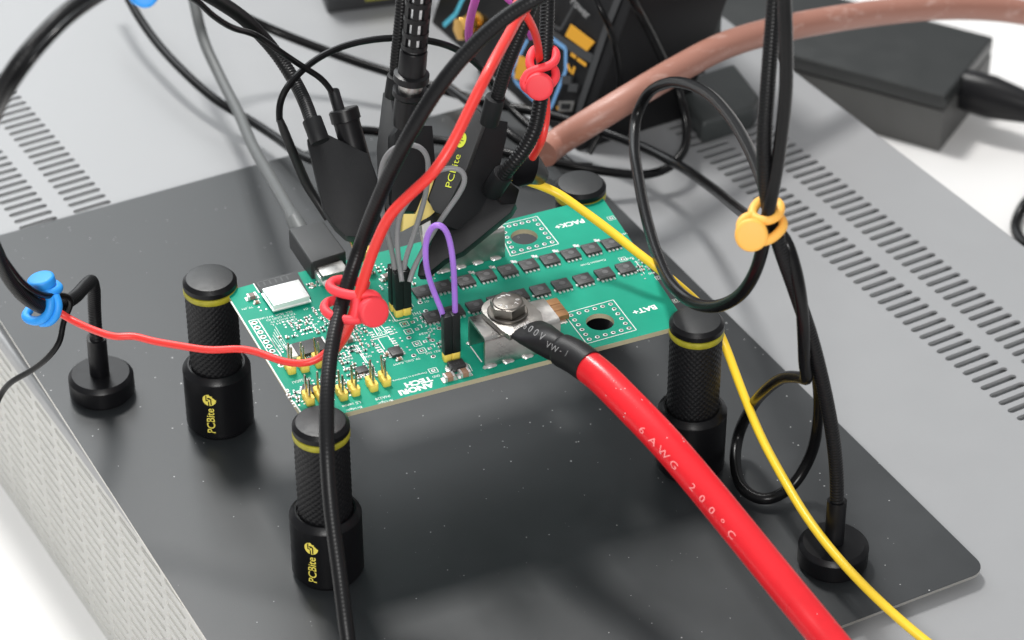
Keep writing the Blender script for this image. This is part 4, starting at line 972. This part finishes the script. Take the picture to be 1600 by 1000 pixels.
tie('blue silicone tie round the bend of the left arm', M_bltie,
    [[(86, 444, -2.6), (92, 450, .4), (84, 456, 2.6), (66, 458, 3.2), (52, 462, 2.6), (50, 470, -.2), (58, 474, -3)],
     [(74, 456, 3.0), (79, 470, 4.0), (76, 488, 3.8), (64, 500, 2.6), (50, 501, .8), (40, 494, -1.6), (46, 484, -3.6)],
     [(86, 462, 2.6), (91, 478, 3.0), (86, 494, 2.4), (76, 503, .8), (64, 504, -.4)]], (65, 440, 1.5, 4.0, -.35, 1.6), dt, 1.35)
dt = depth(K(222, -14, 192))
tie('blue silicone tie peeking in at the top edge on the left arm', M_bltie,
    [[(212, -16, 0), (210, -4, 2.5), (224, 2, 3.6), (238, -4, 2.5), (240, -20, 0)]], (226, -8, 3.6, 3.2, .1, -.1), dt, 1.5)

# ================================================================== dark instrument at the back
nP = np.array([-.93, -.10, .36]); nP /= np.linalg.norm(nP)
P0 = K(903, 238, -4)
eq = thing('dark_instrument', 'black instrument with a printed front panel standing behind the probes', 'instrument', P0)
hY = V(-.0445, .999, 0); upP = np.cross(nP, hY); upP /= np.linalg.norm(upP)
if upP[2] < 0: upP = -upP
def EP(y, h, d=0): return P0 + hY * y + upP * h + nP * d
dep_ = -np.array([-.96, -.10, .0]); dep_ /= np.linalg.norm(dep_)
sh = MB()
a = [EP(0, 0), EP(108, 0), EP(108, 88), EP(0, 88)]; xo = V(45, 2.0, 0)
vs = a + [p + xo for p in a]
sh.add(vs, [(0, 1, 2, 3), (7, 6, 5, 4), (0, 3, 7, 4), (1, 5, 6, 2), (3, 2, 6, 7), (0, 4, 5, 1)])
part('instrument_body', sh, M_equip, eq, bevel=1.2)
# panel graphics: measured on the panel plane
def pp(x, y, d=.25): return onplane(x, y, P0 + nP * d, nP)
def band(mb, pts, wd, mi=0):
    q = [pp(*p) for p in pts]
    for i, (p, r) in enumerate(zip(q[:-1], q[1:])): mb.bar(p, r, wd, nP, .05 + .01 * i, mi)
pg = MB(); band(pg, [(824, 62), (800, 110), (806, 128), (850, 172), (861, 168), (884, 110), (884, 76), (860, 58)], 1.6); part('octagon_outline', pg, M_blue, eq)
pg = MB(); band(pg, [(722, 0), (712, 22), (693, 40)], 2.0); band(pg, [(735, -20), (722, 0)], 2.0); part('cyan_outline', pg, M_cyan, eq)
def patch(name, quad, m_, th=.4):
    part(name, MB().prism([pp(*p, .1) for p in quad], nP * th), m_, eq)
patch('orange_label', [(893, 38), (930, 66), (918, 80), (884, 56)], M_orange); patch('orange_label', [(812, 86), (832, 96), (826, 130), (804, 122)], M_orange)
for (x0, y0, x1, y1, w_) in ((892, 84, 900, 90, 2), (902, 92, 916, 102, 2), (886, 100, 892, 112, 2), (898, 104, 894, 116, 2), (870, 168, 880, 172, 2)):
    q = MB(); band(q, [(x0, y0), (x1, y1)], 1.3); part('orange_symbol', q, M_orange, eq)
vs, fs = text('Power', 3.2, .02); pc = pp(907, 12, .5); hx_ = pp(918, 22, .5) - pp(900, 4, .5); Rw = basis(hx_, nP)
part('printed_lettering', MB().add([pc + Rw @ V(x, y, 0) for x, y in vs], fs), M_cabprint, eq)
for q in ([(840, 40), (876, 48), (888, 20), (868, -6)],): 
    g = MB(); band(g, [(866, -6), (853, 34), (876, 46), (898, 6)], 1.2); part('grey_outline', g, M_equipg, eq)
g = MB(); band(g, [(968, -8), (945, 50), (925, 110), (905, 170), (903, 200)], 3.2); part('grey_edge_strip', g, M_equipg, eq)
g = MB(); band(g, [(858, 52), (900, 78), (925, 92)], 3.4); part('grey_edge_strip', g, M_equipg, eq)
for x, y in ((888, 126), (898, 138)):
    patch('switch_block', [(x - 6, y - 8), (x + 8, y - 6), (x + 6, y + 6), (x - 8, y + 5)], M_equipg, 1.0)
patch('silver_port', [(876, 158), (900, 158), (896, 174), (874, 174)], M_brkt, .8); patch('port_opening', [(881, 162), (894, 162), (892, 171), (880, 171)], M_equip, 1.2)
sma0 = pp(752, 42, 0)
RS = basis((0, 0, 1), nP)
part('gold_connector', MB().lathe([(0, 0), (3.2, 0), (3.2, 4), (4.2, 4.2), (4.2, 6), (3.0, 6.2), (3.0, 9), (0, 9)], 28, pp(752, 36, .2), basis((0, 0, 1), nP * .5 - hY * .2 + V(0, 0, .1))), M_gold, eq)
part('gold_nut', MB().lathe([(0, 0), (4.4, 0), (4.6, .5), (4.6, 5.5), (4.3, 6), (0, 6)], 6, D(738, 42, depth(sma0) - 12), basis((0, 0, 1), -RIGHT * .9 + TOCAM * .5 - UP * .2)), M_gold, eq, bevel=.4)
wire('pink_lead', 'pink lead dropping behind the gold connector at the top', 'wire', [(752, -40, 130), (744, -5, 118), (737, 20, 104), (733, 42, 92), (733, 60, 82), (737, 74, 74)], 2.6, M_pink)
wire('pink_lead', 'thin pink lead at the top beside the front arm', 'wire', [(770, -40, 120), (785, -8, 112), (800, 6, 108), (815, 24, 100), (830, 60, 90)], 1.6, M_pink)
# adaptor lying at the foot of the instrument
ad = thing('black_adaptor', 'dark rounded adaptor lying on the case beneath the brown cable', 'adaptor', K(1120, 160, -4))
adz = 6.0
aq = [K(1052, 128, adz), K(1148, 97, adz), K(1189, 150, adz), K(1178, 168, adz), K(1098, 192, adz)]
part('adaptor_shell', MB().prism(aq, V(0, 0, -9.5)), M_adapt, ad, bevel=2.2, seg=3)
aq2 = [K(1080, -20, 40), K(1124, 10, 38), K(1129, 24, 34), K(1120, 42, 30), K(1090, 60, 26), K(1040, 40, 26)]
part('adaptor_arm', MB().prism(aq2, V(0, 0, -14)), M_adapt, ad, bevel=2, seg=3)

# ================================================================== power brick on the desk, right
zt = -55.0; zb = -82.0
fr_ = K(1477, 150, zt); bk = K(1545, 55, zt); lf = K(1232, 84, zt)
ub = (lf - fr_); ub = ub / np.linalg.norm(ub); vb = bk - fr_; wb = np.linalg.norm(vb); vb = vb - ub * (vb @ ub); vb = vb / np.linalg.norm(vb) * wb
Lb = 130.0
brk = thing('power_brick', 'black power brick on the white desk at the upper right', 'power supply', V(*(fr_ + ub * 60 + vb * .5)[:2], zb))
q = [fr_, fr_ + vb, fr_ + vb + ub * Lb, fr_ + ub * Lb]
def zq(q, z): return [V(p[0], p[1], z) for p in q]
part('upper_shell', MB().prism(zq(q, zt), V(0, 0, -7)), M_brick, brk, bevel=1.5, seg=3)
part('lower_shell', MB().prism([p + (sum(zq(q, zt - 7.6)) / 4 - p) * .0 for p in zq(q, zt - 7.6)], V(0, 0, zb - zt + 7.6)), M_brickside, brk, bevel=.8)
e0 = fr_ + vb * .42 + V(0, 0, -9); dirc = -ub + V(0, 0, -.02)
pc_ = thing('power_plug', 'black tapered power plug pushed into the brick at the right edge', 'plug', e0)
part('plug_sleeve', MB().tube(curve([e0 + ub * 2, e0 + dirc * 10, e0 + dirc * 26, e0 + dirc * 44, e0 + dirc * 90], 2), 0, 4) if 0 else MB().tube([e0 + ub * 1, e0 + dirc * 3, e0 + dirc * 12, e0 + dirc * 30, e0 + dirc * 44, e0 + dirc * 80], [8.6, 9.2, 9.4, 6.5, 3.6, 3.2], 28, flat=[.8] * 6), M_rubber, pc_)

# ================================================================== boxes behind at the top
bkb = thing('back_box', 'dark box with an olive label at the very top behind the case', 'box', K(580, -60, -4))
p0 = K(512, 24, -4); p1 = K(676, 4, -4)
ud = (p1 - p0); ud[2] = 0; ud /= np.linalg.norm(ud); vd = np.cross(V(0, 0, 1), ud)
part('box_shell', MB().box(p0 + ud * 18.5 + vd * 26 + V(0, 0, 17), (37, 50, 34), basis(ud, (0, 0, 1))), M_equipg, bkb, bevel=1.5)
part('olive_label', MB().box(p0 + ud * 25 + vd * .6 + V(0, 0, 7.5), (20, 1.0, 7), basis(ud, (0, 0, 1))), M_olive, bkb)
